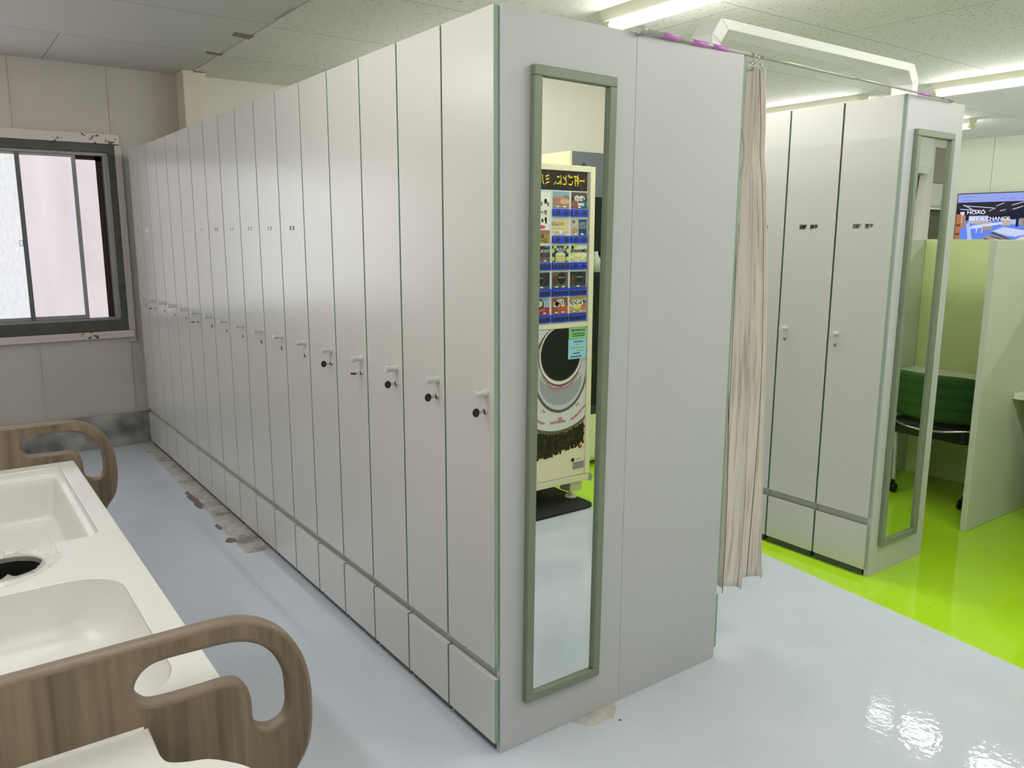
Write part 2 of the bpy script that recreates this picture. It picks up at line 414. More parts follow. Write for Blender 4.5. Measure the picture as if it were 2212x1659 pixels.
def addloop(lp):
    b0 = len(V); V.extend(Vector(p) for p in lp); E2.extend((b0+i, b0+(i+1) % len(lp)) for i in range(len(lp)))
addloop([(X0, Y0), (X1, Y0), (X1, Y1), (X0, Y1)])
for lp in [LIME, CONCP, PATCH] + CHIPS: addloop(lp)
vs, es, fs, *_ = delaunay_2d_cdt(V, E2, [], 0, 1e-5)
fb = MB(); bv = [fb.bm.verts.new((v.x, v.y, 0)) for v in vs]
for f in fs:
    c = (sum(vs[i].x for i in f)/len(f), sum(vs[i].y for i in f)/len(f))
    if not (X0 <= c[0] <= X1 and Y0 <= c[1] <= Y1): continue
    ff = fb.bm.faces.new([bv[i] for i in f])
    ff.material_index = 3 if any(inside(c, q) for q in CHIPS) else 2 if inside(c, CONCP) or inside(c, PATCH) else 1 if inside(c, LIME) else 0
    if ff.normal.z < 0 or True: pass
floor = fb.build('floor', [FLOORG, FLOORL, FLOORC, CHIP], fix=False)
for p in floor.data.polygons:
    pass
bmx = bmesh.new(); bmx.from_mesh(floor.data)
for f in bmx.faces:
    f.normal_update()
    if f.normal.z < 0: f.normal_flip()
bmx.to_mesh(floor.data); bmx.free()
struct(floor)

# ceiling: old plain boards on the left, specked boards on the right, an open crack between
c = MB(); c.box(X0, .424, Y0, Y1, ZC-.004, ZC+.03); struct(c.build('ceiling', [CEILL]))
c = MB(); c.box(.440, X1, Y0, Y1, ZC, ZC+.03); c.box(.40, .46, Y0, Y1, ZC+.031, ZC+.05); struct(c.build('ceiling', [CEILR]))
# torn tape and splinters along the crack
mat('old_brown_tape', (138, 124, 104), .7)
for (xa, xb, ya, yb_, lb) in ((.325, .448, 3.10, 3.20, 'larger bit of brown tape over the ceiling crack at upper left'), (.335, .445, 3.70, 3.76, 'smaller bit of brown tape on the ceiling crack near the pillar')):
    c = MB(); c.face([(xa, ya, ZC-.0045), (xb, ya+.02, ZC-.006), (xb, yb_+.02, ZC-.006), (xa+.01, yb_, ZC-.0045)])
    tag(c.build('ceiling_tape', [MATS['old_brown_tape']], fix=False, solid=.001), lb, 'tape', 'tape on the ceiling crack')
c = MB()
for i in range(9):
    y = 2.42+i*.032
    c.face([(.424, y, ZC-.0048), (.402-.012*random.random(), y+.012, ZC-.0048), (.424, y+.011, ZC-.0048)])
struct(c.build('ceiling', [INK], fix=False))

# back wall with the window opening
WX0, WX1, WZ0, WZ1 = -2.4, -.088, .85, 2.145
w = MB()
w.box(X0, WX0, Y1, Y1+.15, 0, ZC); w.box(WX1, X1, Y1, Y1+.15, 0, ZC)
w.box(WX0, WX1, Y1, Y1+.15, 0, WZ0); w.box(WX0, WX1, Y1, Y1+.15, WZ1, ZC)
for xg in (-.088, -.672, -1.256, -1.84, -2.42):
    w.box(xg-.007, xg+.007, Y1-.006, Y1, WZ1+.06, ZC)
    w.box(xg-.007, xg+.007, Y1-.006, Y1, .235, WZ0-.045)
wall = struct(w.build('wall_back', [WALLG, WALLW]))
w = MB(); w.box(.50, X1, Y1-.006, Y1, 0, ZC); struct(w.build('wall_back', [WALLW]))  # same wall plane, lamp-lit side given the lighter colour
w = MB(); w.box(X0-.1, X0, Y0, Y1, 0, ZC); struct(w.build('wall_left', [WALLG]))
w = MB(); w.box(X1, X1+.1, Y0, Y1, 0, ZC); WALLR = mat('wall_green_bounce', (208, 215, 194), .7, var=.03, vscale=2)  # green bounce from the lime floor put into the wall colour
for yg in (.99, 1.9, 2.81, 3.72): w.box(X1-.002, X1, yg-.004, yg+.004, 0, ZC, 1)
struct(w.build('wall_right', [WALLR, mat('wall_seam', (168, 168, 152), .8)]))
w = MB(); w.box(X0, X1, Y0-.1, Y0, 0, ZC); struct(w.build('wall_front', [WALLW]))
w = MB(); w.box(X0, -.0, Y1-.035, Y1, 0, .236); struct(w.build('baseboard_back', [CONC], bevel=.004))
# pillar above the far lockers: two joined posts
w = MB(); w.box(.363, .436, Y1-.20, Y1, 0, ZC); w.box(.438, .525, Y1-.185, Y1, 0, ZC-.005); struct(w.build('trim_1', [POST], bevel=.003))
# window trims
w = MB(); w.box(WX0-.05, -.052, Y1-.03, Y1, 2.147, 2.212); struct(w.build('trim_2', [TRIMP], bevel=.002))
w = MB(); w.box(WX0-.05, -.052, Y1-.035, Y1, .796, .846); struct(w.build('trim_3', [TRIMP], bevel=.002))
w = MB(); w.box(-.086, -.042, Y1-.022, Y1, .76, 2.14); struct(w.build('trim_4', [WALLG], bevel=.002))

# window: dark reveal, aluminium frame, sliding sashes
win = bpy.data.objects.new('window_1', None); COL.objects.link(win); win.location = (-1.2, Y1, WZ0); ORG[win.name] = Vector(win.location); struct(win)
w = MB()
w.box(WX0, WX1, Y1-.02, Y1+.14, WZ0, .922); w.box(WX0, WX1, Y1-.02, Y1+.14, 2.09, WZ1)
w.box(-.126, WX1, Y1-.02, Y1+.14, .922, 2.09); w.box(WX0, WX0+.04, Y1-.02, Y1+.14, .922, 2.09)
w.build('reveal', [mat('reveal_grey', (84, 85, 80), .7, var=.3, vscale=14)], win)
w = MB()
w.box(WX0+.04, -.126, Y1+.01, Y1+.11, .922, .942); w.box(WX0+.04, -.126, Y1+.01, Y1+.11, 2.068, 2.09)
w.box(-.160, -.126, Y1+.01, Y1+.11, .942, 2.068); w.box(WX0+.04, WX0+.06, Y1+.01, Y1+.11, .942, 2.068)
w.box(-.134, -.127, Y1-.004, Y1+.01, .925, 2.08)
w.build('window_frame', [ALU], win, bevel=.002)
w = MB(); w.box(-.205, -.160, Y1+.075, Y1+.10, .942, 2.068); w.box(-.36, -.160, Y1+.075, Y1+.10, 2.035, 2.068); w.build('rear_board', [MAROON], win)
def sash(xa, xb, ya, pane, stile=.026):
    s_ = MB()
    s_.box(xa, xa+stile, ya, ya+.025, .942, 2.068); s_.box(xb-stile, xb, ya, ya+.025, .942, 2.068)
    s_.box(xa+stile, xb-stile, ya, ya+.025, .942, .968); s_.box(xa+stile, xb-stile, ya, ya+.025, 2.05, 2.068)
    so = s_.build('sash', [ALU], win, bevel=.002)
    g = MB(); g.box(xa+stile, xb-stile, ya+.010, ya+.014, .968, 2.05); g.build('pane', [pane], so)
sash(-.915, -.33, Y1+.02, PANE2)
g = MB(); g.box(-.889, -.690, Y1+.016, Y1+.018, .968, 2.05); g.build('obscure_pane', [PANEL1], win)
g = MB(); g.box(-.692, -.664, Y1+.008, Y1+.02, .942, 2.068); g.build('meeting_stile', [mat('stile_grey', (104, 106, 106), .45, metal=.4)], win, bevel=.002)
sash(-1.60, -.90, Y1+.05, PANELB)
sash(-2.33, -1.58, Y1+.02, PANELB)
g = MB(); g.box(-.35, -.200, Y1+.066, Y1+.070, .942, 2.04); g.build('white_sheet', [FILM], win)
g = MB()
for a in ((-.712, -.710, 1.45, 1.49), (-.694, -.692, 1.45, 1.49), (-.712, -.692, 1.45, 1.453), (-.712, -.692, 1.487, 1.49)): g.box(a[0], a[1], Y1+.010, Y1+.016, a[2], a[3])
g.build('latch', [PLINTH], win)

# ------------------------------------------------------------------ lamps
def lamp(x, yf, label, idx):
    L = 1.22; y0 = yf-L
    t = thing('ceiling_lamp', label, 'lamp', (x, y0, ZC), 'ceiling lamps')
    hz = [(-.085, 0), (.085, 0), (.050, -.045), (-.050, -.045)]
    h = MB(); h.prism(hz, lambda u, v: (x+u, y0, ZC-.001+v), lambda u, v: (x+u, yf, ZC-.001+v)); h.build('housing', [HOUSE], t)
    d = MB(); ring = [(-.026, -.046), (.026, -.046), (.036, -.056), (.040, -.068), (.032, -.084), (.012, -.091), (-.012, -.091), (-.032, -.084), (-.040, -.068), (-.036, -.056)]
    d.prism(ring, lambda u, v: (x+u, y0+.03, ZC+v), lambda u, v: (x+u, yf-.03, ZC+v)); d.build('diffuser', [TUBES[-1 if x < 0 else 0 if x < 3 else 1]], t)
    for ya in (y0, yf-.029):
        e_ = MB(); e_.prism([(u*1.05, v*1.0) for u, v in ring], lambda u, v: (x+u, ya, ZC+v), lambda u, v: (x+u, ya+.029, ZC+v)); e_.build('end_cap', [LAMPEND], t)
for i, (x, yf, lb) in enumerate(LAMPS):
    lamp(x, yf, lb or 'fluorescent ceiling lamp of the same kind outside the picture', i)

# ------------------------------------------------------------------ lockers
H = 2.1
def make_locker(w, d, knob_y, label):
    t = thing('locker', label, 'locker')
    c = MB()
    a, b = .024, w-.002
    c.box(0, d, a, a+.016, 0.05, H); c.box(0, d, b-.016, b, .05, H)
    c.box(d-.006, d, a+.016, b-.016, .05, H); c.box(0, d-.006, a+.016, b-.016, H-.02, H, 0)
    c.box(0, d-.006, a+.016, b-.016, .05, .066); c.box(.0, d-.006, a+.016, b-.016, .236, .29)
    c.box(.001, .006, .002, .024, .05, H)
    c.build('carcass', [CARC], t)
    p = MB(); p.box(.0005, .016, .021, w-.001, 0, .049); p.box(.016, d, .021, .034, 0, .049); p.build('plinth', [PLINTH], t)
    dm = MB(); dm.box(-.019, -.003, .0035, w-.0055, .280, H, 0, my=1); door = dm.build('door', [LOCKER, MINT], t, bevel=.0008, seg=1)
    dr = MB(); dr.box(-.019, -.003, .0035, w-.0055, .036, .243, 0, my=1); dr.build('drawer', [LOCKER, MINT], t, bevel=.0008, seg=1)
    k = MB(); k.lathe((-.018, knob_y, 1.095), (-1, 0, 0), [(0, .0115), (.004, .0115), (.016, .0088), (.026, .0088), (.037, .0118), (.041, .0122), (.0425, .0115)], 20)
    k.build('knob', [SATIN], door)
    k = MB(); k.lathe((-.018, knob_y+.002, 1.043), (-1, 0, 0), [(0, .0095), (.004, .0095), (.006, .008)], 16)
    k.box(-.0252, -.0238, knob_y+.0005, knob_y+.0035, 1.038, 1.048, 1)
    for i in range(4):
        q = PI/4+i*PI/2; k.box(-.0248, -.022, knob_y+.002+.007*math.cos(q)-.0012, knob_y+.002+.007*math.cos(q)+.0012, 1.043+.007*math.sin(q)-.0012, 1.043+.007*math.sin(q)+.0012, 1)
    k.build('lock', [CHROME, BLACK], door)
    return t
def plate_child(lk, glyphs, yoff, zoff, size, white, ink, strokes=None, gap=1.0):
    """printed name label on a locker door"""
    door = [c for c in kids(lk) if c.name.startswith('door')][0]
    b = MB(); w_ = white
    if w_: b.box(-.0196, -.0190, yoff-w_/2, yoff+w_/2, zoff-.011, zoff+.011, 0)
    if glyphs: b.text(glyphs, size, FACE_NX(-.0199, yoff, zoff), 1, sp=gap, bold=.0006)
    if strokes:
        for (u, wd_) in strokes:
            for r in range(3): b.box(-.0199, -.0197, yoff-u-wd_/2, yoff-u+wd_/2, zoff-.008+r*.006, zoff-.005+r*.006, 1)
            b.box(-.0199, -.0197, yoff-u-.0012, yoff-u+.0012, zoff-.009, zoff+.008, 1)
    o = b.build('name_label', [STICK, ink], None, fix=False)
    o.parent = door
    return o
ORD = ['nearest', 'second', 'third', 'fourth', 'fifth', 'sixth', 'seventh', 'eighth', 'ninth', 'tenth', 'eleventh', 'twelfth', 'thirteenth', 'fourteenth', 'fifteenth', 'sixteenth', 'seventeenth']
W_A, D_A = .2638, .4780
KEYS = {0: 'v', 1: 'v', 2: 'v', 3: 'h', 4: 'v', 11: 'h', 15: 'h'}
lk0 = make_locker(W_A, D_A, .041, '')
lockA = []
for k in range(17):
    o = lk0 if k == 0 else copy_tree(lk0)
    o.location = (0, W_A*k, 0)
    pos = 'nearest white locker of the left row, beside the big mirror' if k == 0 else 'last white locker of the left row, against the window wall' if k == 16 else ORD[k] + ' white locker of the left row from the big mirror'
    o['label'] = pos + (', black key in its lock' if k in KEYS else '')
    o['category'] = 'locker'; o['group'] = 'long row of white lockers on the left'
    lockA.append(o)
for k in range(5, 17):
    white = 0 if k in (5, 16, 9) else .062
    plate_child(lockA[k], None, .128, 1.555, .02, white, INK if k == 5 else GREYINK, [(-.017, .016), (.017, .016)])
def make_key(x, y, z, orient, label):
    t = thing('key', label, 'key', (x, y, z), 'keys in the left row of locker locks')
    out = []
    for i in range(24):
        q = 2*PI*i/24; r = .0112*(1+.025*math.cos(3*q+PI)) ; out.append((-.0285+.92*r*math.cos(q), 1.1*r*math.sin(q)))
    b = MB()
    hh = MB()
    if orient == 'v':
        b.box(x-.020, x, y-.001, y+.001, z-.004, z+.004)
        hh.prism(out, lambda u, v: (x+u, y-.0022, z+v), lambda u, v: (x+u, y+.0022, z+v)); hh.box(x-.0293, x-.0279, y-.0024, y-.0021, z-.0035, z+.0035, 1)
    else:
        b.box(x-.020, x, y-.004, y+.004, z-.001, z+.001)
        hh.prism(out, lambda u, v: (x+u, y+v, z-.0022), lambda u, v: (x+u, y+v, z+.0022)); hh.box(x-.0293, x-.0279, y-.0035, y+.0035, z+.0021, z+.0024, 1)
    b.build('key_blade', [CHROME], t); hh.build('key_head', [BLACK, GREYINK], t, bevel=.0006)
for k, orient in KEYS.items():
    make_key(-.0235, W_A*k+.043, 1.043, orient, 'black headed key in the lock of the ' + ORD[k] + ' locker from the mirrored end panel' if k < 16 else '')
# first locker of the row standing back to back behind
rear = copy_tree(lk0); rear.location = (.9576, W_A+.002, 0); rear.rotation_euler = (0, 0, PI)
rear['label'] = 'white locker facing the aisle behind the curtain, only its mint door edge showing'; rear['category'] = 'locker'
if 'group' in rear: del rear['group']
for k in range(1, 17):  # hidden rest of the row, added to bounce light into the aisle
    o = copy_tree(rear); o.location = (.9576, W_A*(k+1)+.002, 0)
    o['label'] = 'white locker of the aisle row, wholly hidden behind the plain end panel, added for bounce light'; o['category'] = 'locker'; o['group'] = 'hidden lockers facing the aisle'
# end panels of the left block
p = MB(); p.box(0, .4805, 0, .02, 0, H); tag(p.build('end_panel', [PANEL], bevel=.001, seg=1), 'tall white end panel carrying the big mirror at the near locker row', 'panel')
p = MB(); p.box(.4812, .9576, 0, .02, 0, H); tag(p.build('end_panel', [PANEL], bevel=.001, seg=1), 'plain tall white end panel between the big mirror and the curtain', 'panel')
# right block
YB = .067; XB = 2.09; W_B, D_B = .2690, .462
lkB0 = make_locker(W_B, D_B, .224, '')
lbB = ['right hand white locker beside the narrow mirrored end panel, name printed on its door', 'white locker in the middle of the right block, left of the one beside the mirror', 'white locker half hidden by the curtain in the right block', 'white locker wholly behind the curtain in the right block']
NAMES = [('田崎　宏子', .030), ('水野　康子', .0), ('斎木　嘉代', 0), (None, 0)]
for k in range(4):
    o = lkB0 if k == 0 else copy_tree(lkB0)
    o.location = (XB, YB+.008+W_B*k, 0); o['label'] = lbB[k]; o['group'] = 'white lockers of the right block'; o['category'] = 'locker'
    if NAMES[k][0]: plate_child(o, NAMES[k][0], .138, 1.57-.004*k, .0205, 0, INK, gap=.84)
p = MB(); p.box(XB, 2.557, YB, YB+.02, 0, H); tag(p.build('end_panel', [PANEL], bevel=.001, seg=1), 'narrow white end panel with the slim mirror on the right block', 'panel')

# mirrors
def mirror(x0, x1, z0, z1, y, label):
    t = thing('wall_mirror', label, 'mirror', ((x0+x1)/2, y, z0), 'olive framed mirrors on the locker ends')
    bw, d = .027, .021
    f = MB()
    for a, b in (((x0, z0), (x1, z0+bw)), ((x0, z1-bw), (x1, z1))): f.box(a[0], b[0], y-d, y-.001, a[1], b[1])
    f.box(x0, x0+bw, y-d, y-.001, z0+bw, z1-bw); f.box(x1-bw, x1, y-d, y-.001, z0+bw, z1-bw)
    f.build('frame', [OLIVE], t, bevel=.0025)
    g = MB(); g.box(x0+bw-.004, x1-bw+.004, y-.009, y-.004, z0+bw-.004, z1-bw+.004); g.build('glass', [MIRROR], t)
    return t
mA = mirror(.080, .374, .140, 1.966, 0, 'tall olive framed mirror on the near end panel, reflecting a drinks machine')
mA.rotation_euler = (0, .009, 0)
mirror(2.150, 2.462, .136, 1.968, YB, 'slim olive framed mirror on the right end panel, reflecting the desk booth')

# cable duct bridging the two locker blocks
def sect(y0, y1, path, hh, w_):
    pass
t = thing('cable_duct', 'white bridge of cable duct arching over the aisle between the locker blocks', 'cable duct', (.9, .13, H))
def duct_pts(x0, x1, z0, z1, c): return [(x0, z0), (x0, z1-c), (x0+c*.75, z1), (x1-c*.75, z1), (x1, z1-c), (x1, z0)]
od = duct_pts(.885, 2.165, H+.001, 2.222, .055); idd = duct_pts(.930, 2.120, H+.001, 2.190, .045)
d = MB()
for (a, b, i_, j_) in [(od[i], od[i+1], idd[i], idd[i+1]) for i in range(5)]:
    d.prism([a, b, j_, i_], lambda u, v: (u, .075, v), lambda u, v: (u, .165, v))
d.build('duct', [WHITEP], t, bevel=.002)
d = MB()
for x_ in (.885, 2.095): d.box(x_-.012, x_+.062, .07, .17, H+.0005, H+.004)
d.build('foot_plate', [WHITEP], t)

# curtain rod, tape, rings, curtain
RA, RB = Vector((.472, -.0135, 2.104)), Vector((2.42, .0565, 2.106))
rp_ = lambda x: RA + (RB-RA)*((x-RA.x)/(RB.x-RA.x))
t = thing('curtain_rod', 'grey telescopic curtain rod taped across the two locker end panels', 'rod', RA)
r = MB(); r.cyl(rp_(.49), rp_(1.02), .0066, 16); r.build('thick_tube', [STEELROD], t)
r = MB(); r.cyl(rp_(1.02), rp_(1.62), .0060, 16); r.cyl(rp_(1.0), rp_(1.03), .0078, 16); r.build('middle_tube', [STEELROD], t)
r = MB(); r.cyl(rp_(1.62), rp_(2.40), .0042, 16); r.build('thin_tube', [STEELROD], t)
for xa, xb in ((.472, .50), (2.395, 2.42)):
    r = MB(); a, b = rp_(xa), rp_(xb); dd = (b-a).normalized(); L = (b-a).length
    pr = [(0, .0105), (L*.15, .0125), (L*.7, .0125), (L, .009)]
    if xa > 1: pr = [(0, .007), (L*.4, .0095), (L, .0095)]
    r.lathe(a, dd, pr, 18); r.build('end_cap', [GREYP], t)
for xa, xb, rr in ((.575, .645, .0082), (.705, .775, .0080), (.800, .875, .0076), (2.12, 2.22, .0055), (2.32, 2.34, .0055)):
    r = MB(); a, b = rp_(xa), rp_(xb); r.cyl(a, b, rr, 14)
    dz = H-.004 if xa < 1 else H-.002
    yy = 0 if xa < 1 else YB
    q0, q1 = xa, xb
    r.build('tape', [PURPLE], t)
for i, xr in enumerate((1.000, 1.022, 1.052)):
    cpt = rp_(xr)
    k_ = thing('curtain_ring', ['curtain ring with silver clip nearest the white end panel', 'middle curtain ring with silver clip over the bunched curtain', 'curtain ring with silver clip farthest from the end panel'][i], 'curtain ring', (cpt.x, cpt.y, cpt.z), 'curtain rings on the rod')
    r = MB(); r.torus((cpt.x, cpt.y, cpt.z-.0085), (1, .25*(i-1), 0), .0150, .0011, 22, 6); r.build('ring', [CHROME], k_)
    r = MB(); r.torus((cpt.x, cpt.y, cpt.z-.030), (.3, 1, 0), .0075, .0016, 16, 6)
    r.box(cpt.x-.007, cpt.x+.007, cpt.y-.006, cpt.y+.006, cpt.z-.046, cpt.z-.033); r.build('clip', [CHROME], k_, bevel=.0015)
NZ, NU = 60, 120
cu = MB(); grid = []
zt, zb = 2.066, .232
uvl = cu.bm.loops.layers.uv.new('UVMap')
for iz in range(NZ+1):
    f = iz/NZ; z = zt + (zb-zt)*f
    wdt = .074 + (.270-.074)*(f**1.05) ; xL = .988 + .008*math.sin(3*f) + .016*f
    pinch = math.exp(-((z-1.80)/.06)**2)
    row = []
    for iu in range(NU+1):
        u = iu/NU
        ph = 2*PI*(2.1*u) + .8*math.sin(2.2*f+1.1)
        amp = (.034 - .004*f)*(1-.35*pinch)
        x = xL + wdt*(u + .055*math.sin(2*ph+.6)) + .012*pinch*math.sin(9*u)
        y = .030 + amp*math.sin(ph) + .003*math.sin(2*PI*5*u+4*f)*(1-.6*f) + .010*math.sin(1.7*f*PI+3*u)
        zz = z + (.010*math.sin(2*PI*1.6*u) if iz == NZ else 0)
        row.append(cu.bm.verts.new((x, y - .020*(1-f), zz)))
    grid.append(row)
for iz in range(NZ):
    for iu in range(NU):
        fc = cu.bm.faces.new((grid[iz][iu], grid[iz][iu+1], grid[iz+1][iu+1], grid[iz+1][iu])); fc.smooth = True
        for lp, (a, b) in zip(fc.loops, ((iu, iz), (iu+1, iz), (iu+1, iz+1), (iu, iz+1))): lp[uvl].uv = (a/NU*.9, b/NZ*1.8)
tag(cu.build('curtain', [CLOTH], fix=False, solid=.002), 'bunched curtain printed with pale weathered boards hanging at the aisle', 'curtain')

# ------------------------------------------------------------------ wash stand on the left
HC = .75
ws = thing('wash_stand', 'white two basin wash stand with wooden grab panels at both ends', 'wash stand', (-1.2, .43, 0))
outer = [(-1.62, .891), (-1.40, .891), (-1.20, .891), (-1.05, .892), (-.93, .892), (-.885, .889), (-.845, .876), (-.812, .853), (-.787, .822), (-.768, .780), (-.759, .735), (-.757, .69), (-.759, .65), (-.768, .608), (-.788, .575), (-.83, .52), (-.89, .47), (-.97, .43), (-1.02, .38), (-1.04, .28), (-1.05, .0), (-1.62, .0)]
sm = crom(outer[3:20], 4, False)
OUT = outer[:3] + sm + outer[20:]
hole = [(-1.047, .815), (-1.042, .832), (-1.028, .846), (-1.005, .8525), (-.95, .852), (-.895, .849), (-.856, .836), (-.826, .808), (-.806, .765), (-.802, .725), (-.803, .698), (-.812, .680), (-.832, .672), (-.853, .679), (-.864, .697), (-.866, .735), (-.873, .762), (-.887, .777), (-.91, .783), (-.955, .783), (-1.018, .786), (-1.038, .797)]
HOLE = crom(hole, 4)
def side_panel(y):
    me = slab_mesh([OUT, HOLE[::-1]], .016, .009)
    me.transform(Matrix(((1, 0, 0, 0), (0, 0, -1, y), (0, 1, 0, 0), (0, 0, 0, 1))))
    o = link_mesh(me, 'side_panel', [WOOD, WOODE], ws)
    for p_ in me.polygons:
        if abs(p_.normal.y) < .985: p_.material_index = 1; p_.use_smooth = True
    return o
side_panel(-.475); side_panel(1.341)
rect_far = rrect(-1.40, -.945, .49, 1.262, .034)
bowl = rrect(-1.52, -.957, -.408, .205, .105, 12)
circ = [(-1.166+.080*math.cos(2*PI*i/48), .368+.080*math.sin(2*PI*i/48)) for i in range(48)]
me = slab_mesh([rrect(-1.60, -.894, -.4585, 1.3245, .006, 3), rect_far[::-1], circ[::-1], bowl[::-1]], .0125, .0035)
me.transform(Matrix.Translation((0, 0, HC-.0125)))
link_mesh(me, 'counter_top', [SOLID], ws)
def inset(x0, x1, y0, y1, r, prof):
    rings = []
    for d, z in prof: rings.append([(a, b, z) for a, b in rrect(x0+d, x1-d, y0+d, y1-d, max(.006, r-d*.3), 8)])
    return rings
b = MB(); b.ring_loft(inset(-1.40, -.945, .49, 1.262, .034, [(.0005, HC-.003), (.001, HC-.020), (.004, HC-.0235), (.015, HC-.0235), (.018, HC-.025), (.0205, HC-.030), (.022, HC-.060), (.032, HC-.150), (.036, HC-.160), (.046, HC-.166), (.066, HC-.168), (.072, HC-.171), (.09, HC-.173)]), 0, False, True)
b.build('basin', [SOLID], ws)
b = MB(); rings = []
for d, z in [(.0005, HC-.003), (.002, HC-.02), (.008, HC-.05), (.018, HC-.085), (.032, HC-.112), (.055, HC-.128), (.09, HC-.135), (.14, HC-.138)]:
    rings.append([(a, c_, z) for a, c_ in rrect(-1.52+d, -.957-d, -.408+d, .205-d, max(.04, .105-d*.3), 12)])
b.ring_loft(rings, 0, False, True); b.build('basin', [SOLID], ws)
b = MB(); b.lathe((-1.166, .368, HC-.26), (0, 0, 1), [(0, .079), (.256, .079)], 40, 0, False); b.lathe((-1.166, .368, HC-.26), (0, 0, 1), [(-.001, .079), (0, .079)], 40)
b.build('waste_well', [DARKHOLE], ws, fix=False)
b = MB(); b.torus((-1.166, .368, HC-.001), (0, 0, 1), .079, .0022, 48, 8); b.build('well_rim', [BRASS], ws)
b = MB(); b.box(-1.58, -1.12, -.457, 1.323, .05, .545); b.box(-1.58, -1.56, -.457, 1.323, .545, .70); b.build('base_cabinet', [WOOD], ws, bevel=.003)
# crumpled clear bag round the waste well
bg = MB(); rings = []
random.seed(11)
NB = 72
for j, (rad, z0) in enumerate(((.0772, -.012), (.0772, -.005), (.0775, .0055), (.083, .0065), (.090, .005), (.099, .0035), (.108, .002))):
    ring = []
    for i in range(NB):
        q = 2*PI*i/NB
        wob = (math.sin(5*q+j)*.5+math.sin(11*q+2*j)*.3+random.uniform(-.5, .5))
        ext = 1 + (.12*math.sin(3*q+.8)+.05*wob)*(j > 3)
        rr = rad*ext if j > 3 else rad - .0015*abs(wob)*(j < 2)
        up = (.010*max(0, wob)*(1+1.2*max(0, math.cos(q-.6)))) if 2 < j < 6 else .0005
        ring.append((-1.166+rr*math.cos(q), .368+rr*math.sin(q), HC+z0+up*(1 if j > 2 else 0)))
    rings.append(ring)
bg.ring_loft(rings, 0)
tag(bg.build('plastic_bag', [BAG], fix=False), 'crumpled clear plastic bag lining the round waste hole in the counter', 'bag')

# near counter in front of the near wooden panel
nc = thing('hand_wash_counter', 'white counter with a curved front edge at the bottom left corner', 'counter', (-1.2, -.85, 0))
curve = crom([(-1.034, -.575), (-1.028, -.600), (-1.005, -.616), (-.977, -.628), (-.95, -.657), (-.93, -.69), (-.905, -.76), (-.895, -.85), (-.905, -.98), (-.945, -1.10), (-1.02, -1.19), (-1.15, -1.235)], 4, False)
poly = [(-1.60, -.4925), (-1.033, -.4925)] + curve + [(-1.60, -1.24)]
sink = [(-1.20+.19*math.cos(2*PI*i/48), -.98+.165*math.sin(2*PI*i/48)) for i in range(48)]
me = slab_mesh([poly[::-1], sink], .0125, .0035); me.transform(Matrix.Translation((0, 0, HC-.0125))); link_mesh(me, 'counter_top', [SOLID], nc)
b = MB(); b.ring_loft([[(-1.20+(.19-d)*math.cos(2*PI*i/48), -.98+(.165-d)*math.sin(2*PI*i/48), z) for i in range(48)] for d, z in ((.001, HC-.003), (.005, HC-.04), (.02, HC-.09), (.05, HC-.12), (.10, HC-.13))], 0, False, True); b.build('basin', [SOLID], nc)
b = MB(); b.box(-1.60, -1.04, -.4950, -.4915, HC-.004, HC+.003); b.build('sealant', [WHITEP], nc)
b = MB(); b.box(-1.58, -1.10, -1.18, -.495, .0, .60); b.build('base_cabinet', [WOOD], nc, bevel=.003)

# ------------------------------------------------------------------ drinks machine (seen in the near mirror)
YM = -1.645
vm = thing('vending_machine', 'cream hot drinks vending machine reflected in the near mirror', 'vending machine', (1.26, -2.0, 0))
MX0, MX1 = .74, 1.735
b = MB(); b.box(MX0-.02, 1.752, YM-.70, YM-.035, .13, 1.888); b.build('body', [CREAM], vm, bevel=.004)
dm = MB()
dm.box(1.732, 1.766, YM-.035, YM+.012, .172, 1.895)
dm.box(MX0, 1.734, YM-.034, YM+.010, 1.866, 1.897); dm.box(MX0, 1.734, YM-.034, YM+.008, 1.028, 1.056)
dm.box(MX0, MX0+.03, YM-.034, YM+.008, .172, 1.866); dm.box(MX0+.03, 1.732, YM-.034, YM-.001, .172, 1.866)
dm.box(1.724, 1.733, YM-.002, YM+.006, 1.056, 1.866, 1)
door = dm.build('front_door', [CREAM, GREYP], vm, bevel=.002)
dm = MB(); dm.box(MX0, 1.766, YM-.06, YM+.004, .13, .168); dm.build('lower_rail', [CREAM], vm, bevel=.002)
for lx in (.80, 1.655):
    f = MB(); f.box(lx, lx+.09, YM-.12, YM-.03, .062, .13); f.cyl((lx+.045, YM-.075, .02), (lx+.045, YM-.075, .064), .012); f.cyl((lx+.045, YM-.075, .0145), (lx+.045, YM-.075, .024), .035); f.build('foot', [CREAM], vm)
YD = YM+.0002
def dec(mb, x0, x1, z0, z1, m, lv=1): mb.box(x0, x1, YD-.001, YD+.0006*lv, z0, z1, m)
def ell(mb, cx, cz, rx, rz, m, lv, n=40, a0=0, a1=2*PI, x_lim=None, hole_=None):
    y = YD+.0006*lv
    pts = [(cx+rx*math.cos(a0+(a1-a0)*i/n), cz+rz*math.sin(a0+(a1-a0)*i/n)) for i in range(n+(0 if abs(a1-a0-2*PI) < 1e-6 else 1))]
    if x_lim: pts = [(min(max(x, x_lim[0]), x_lim[1]), min(max(z, x_lim[2]), x_lim[3])) for x, z in pts]
    mb.face([(x, y, z) for x, z in pts], m)
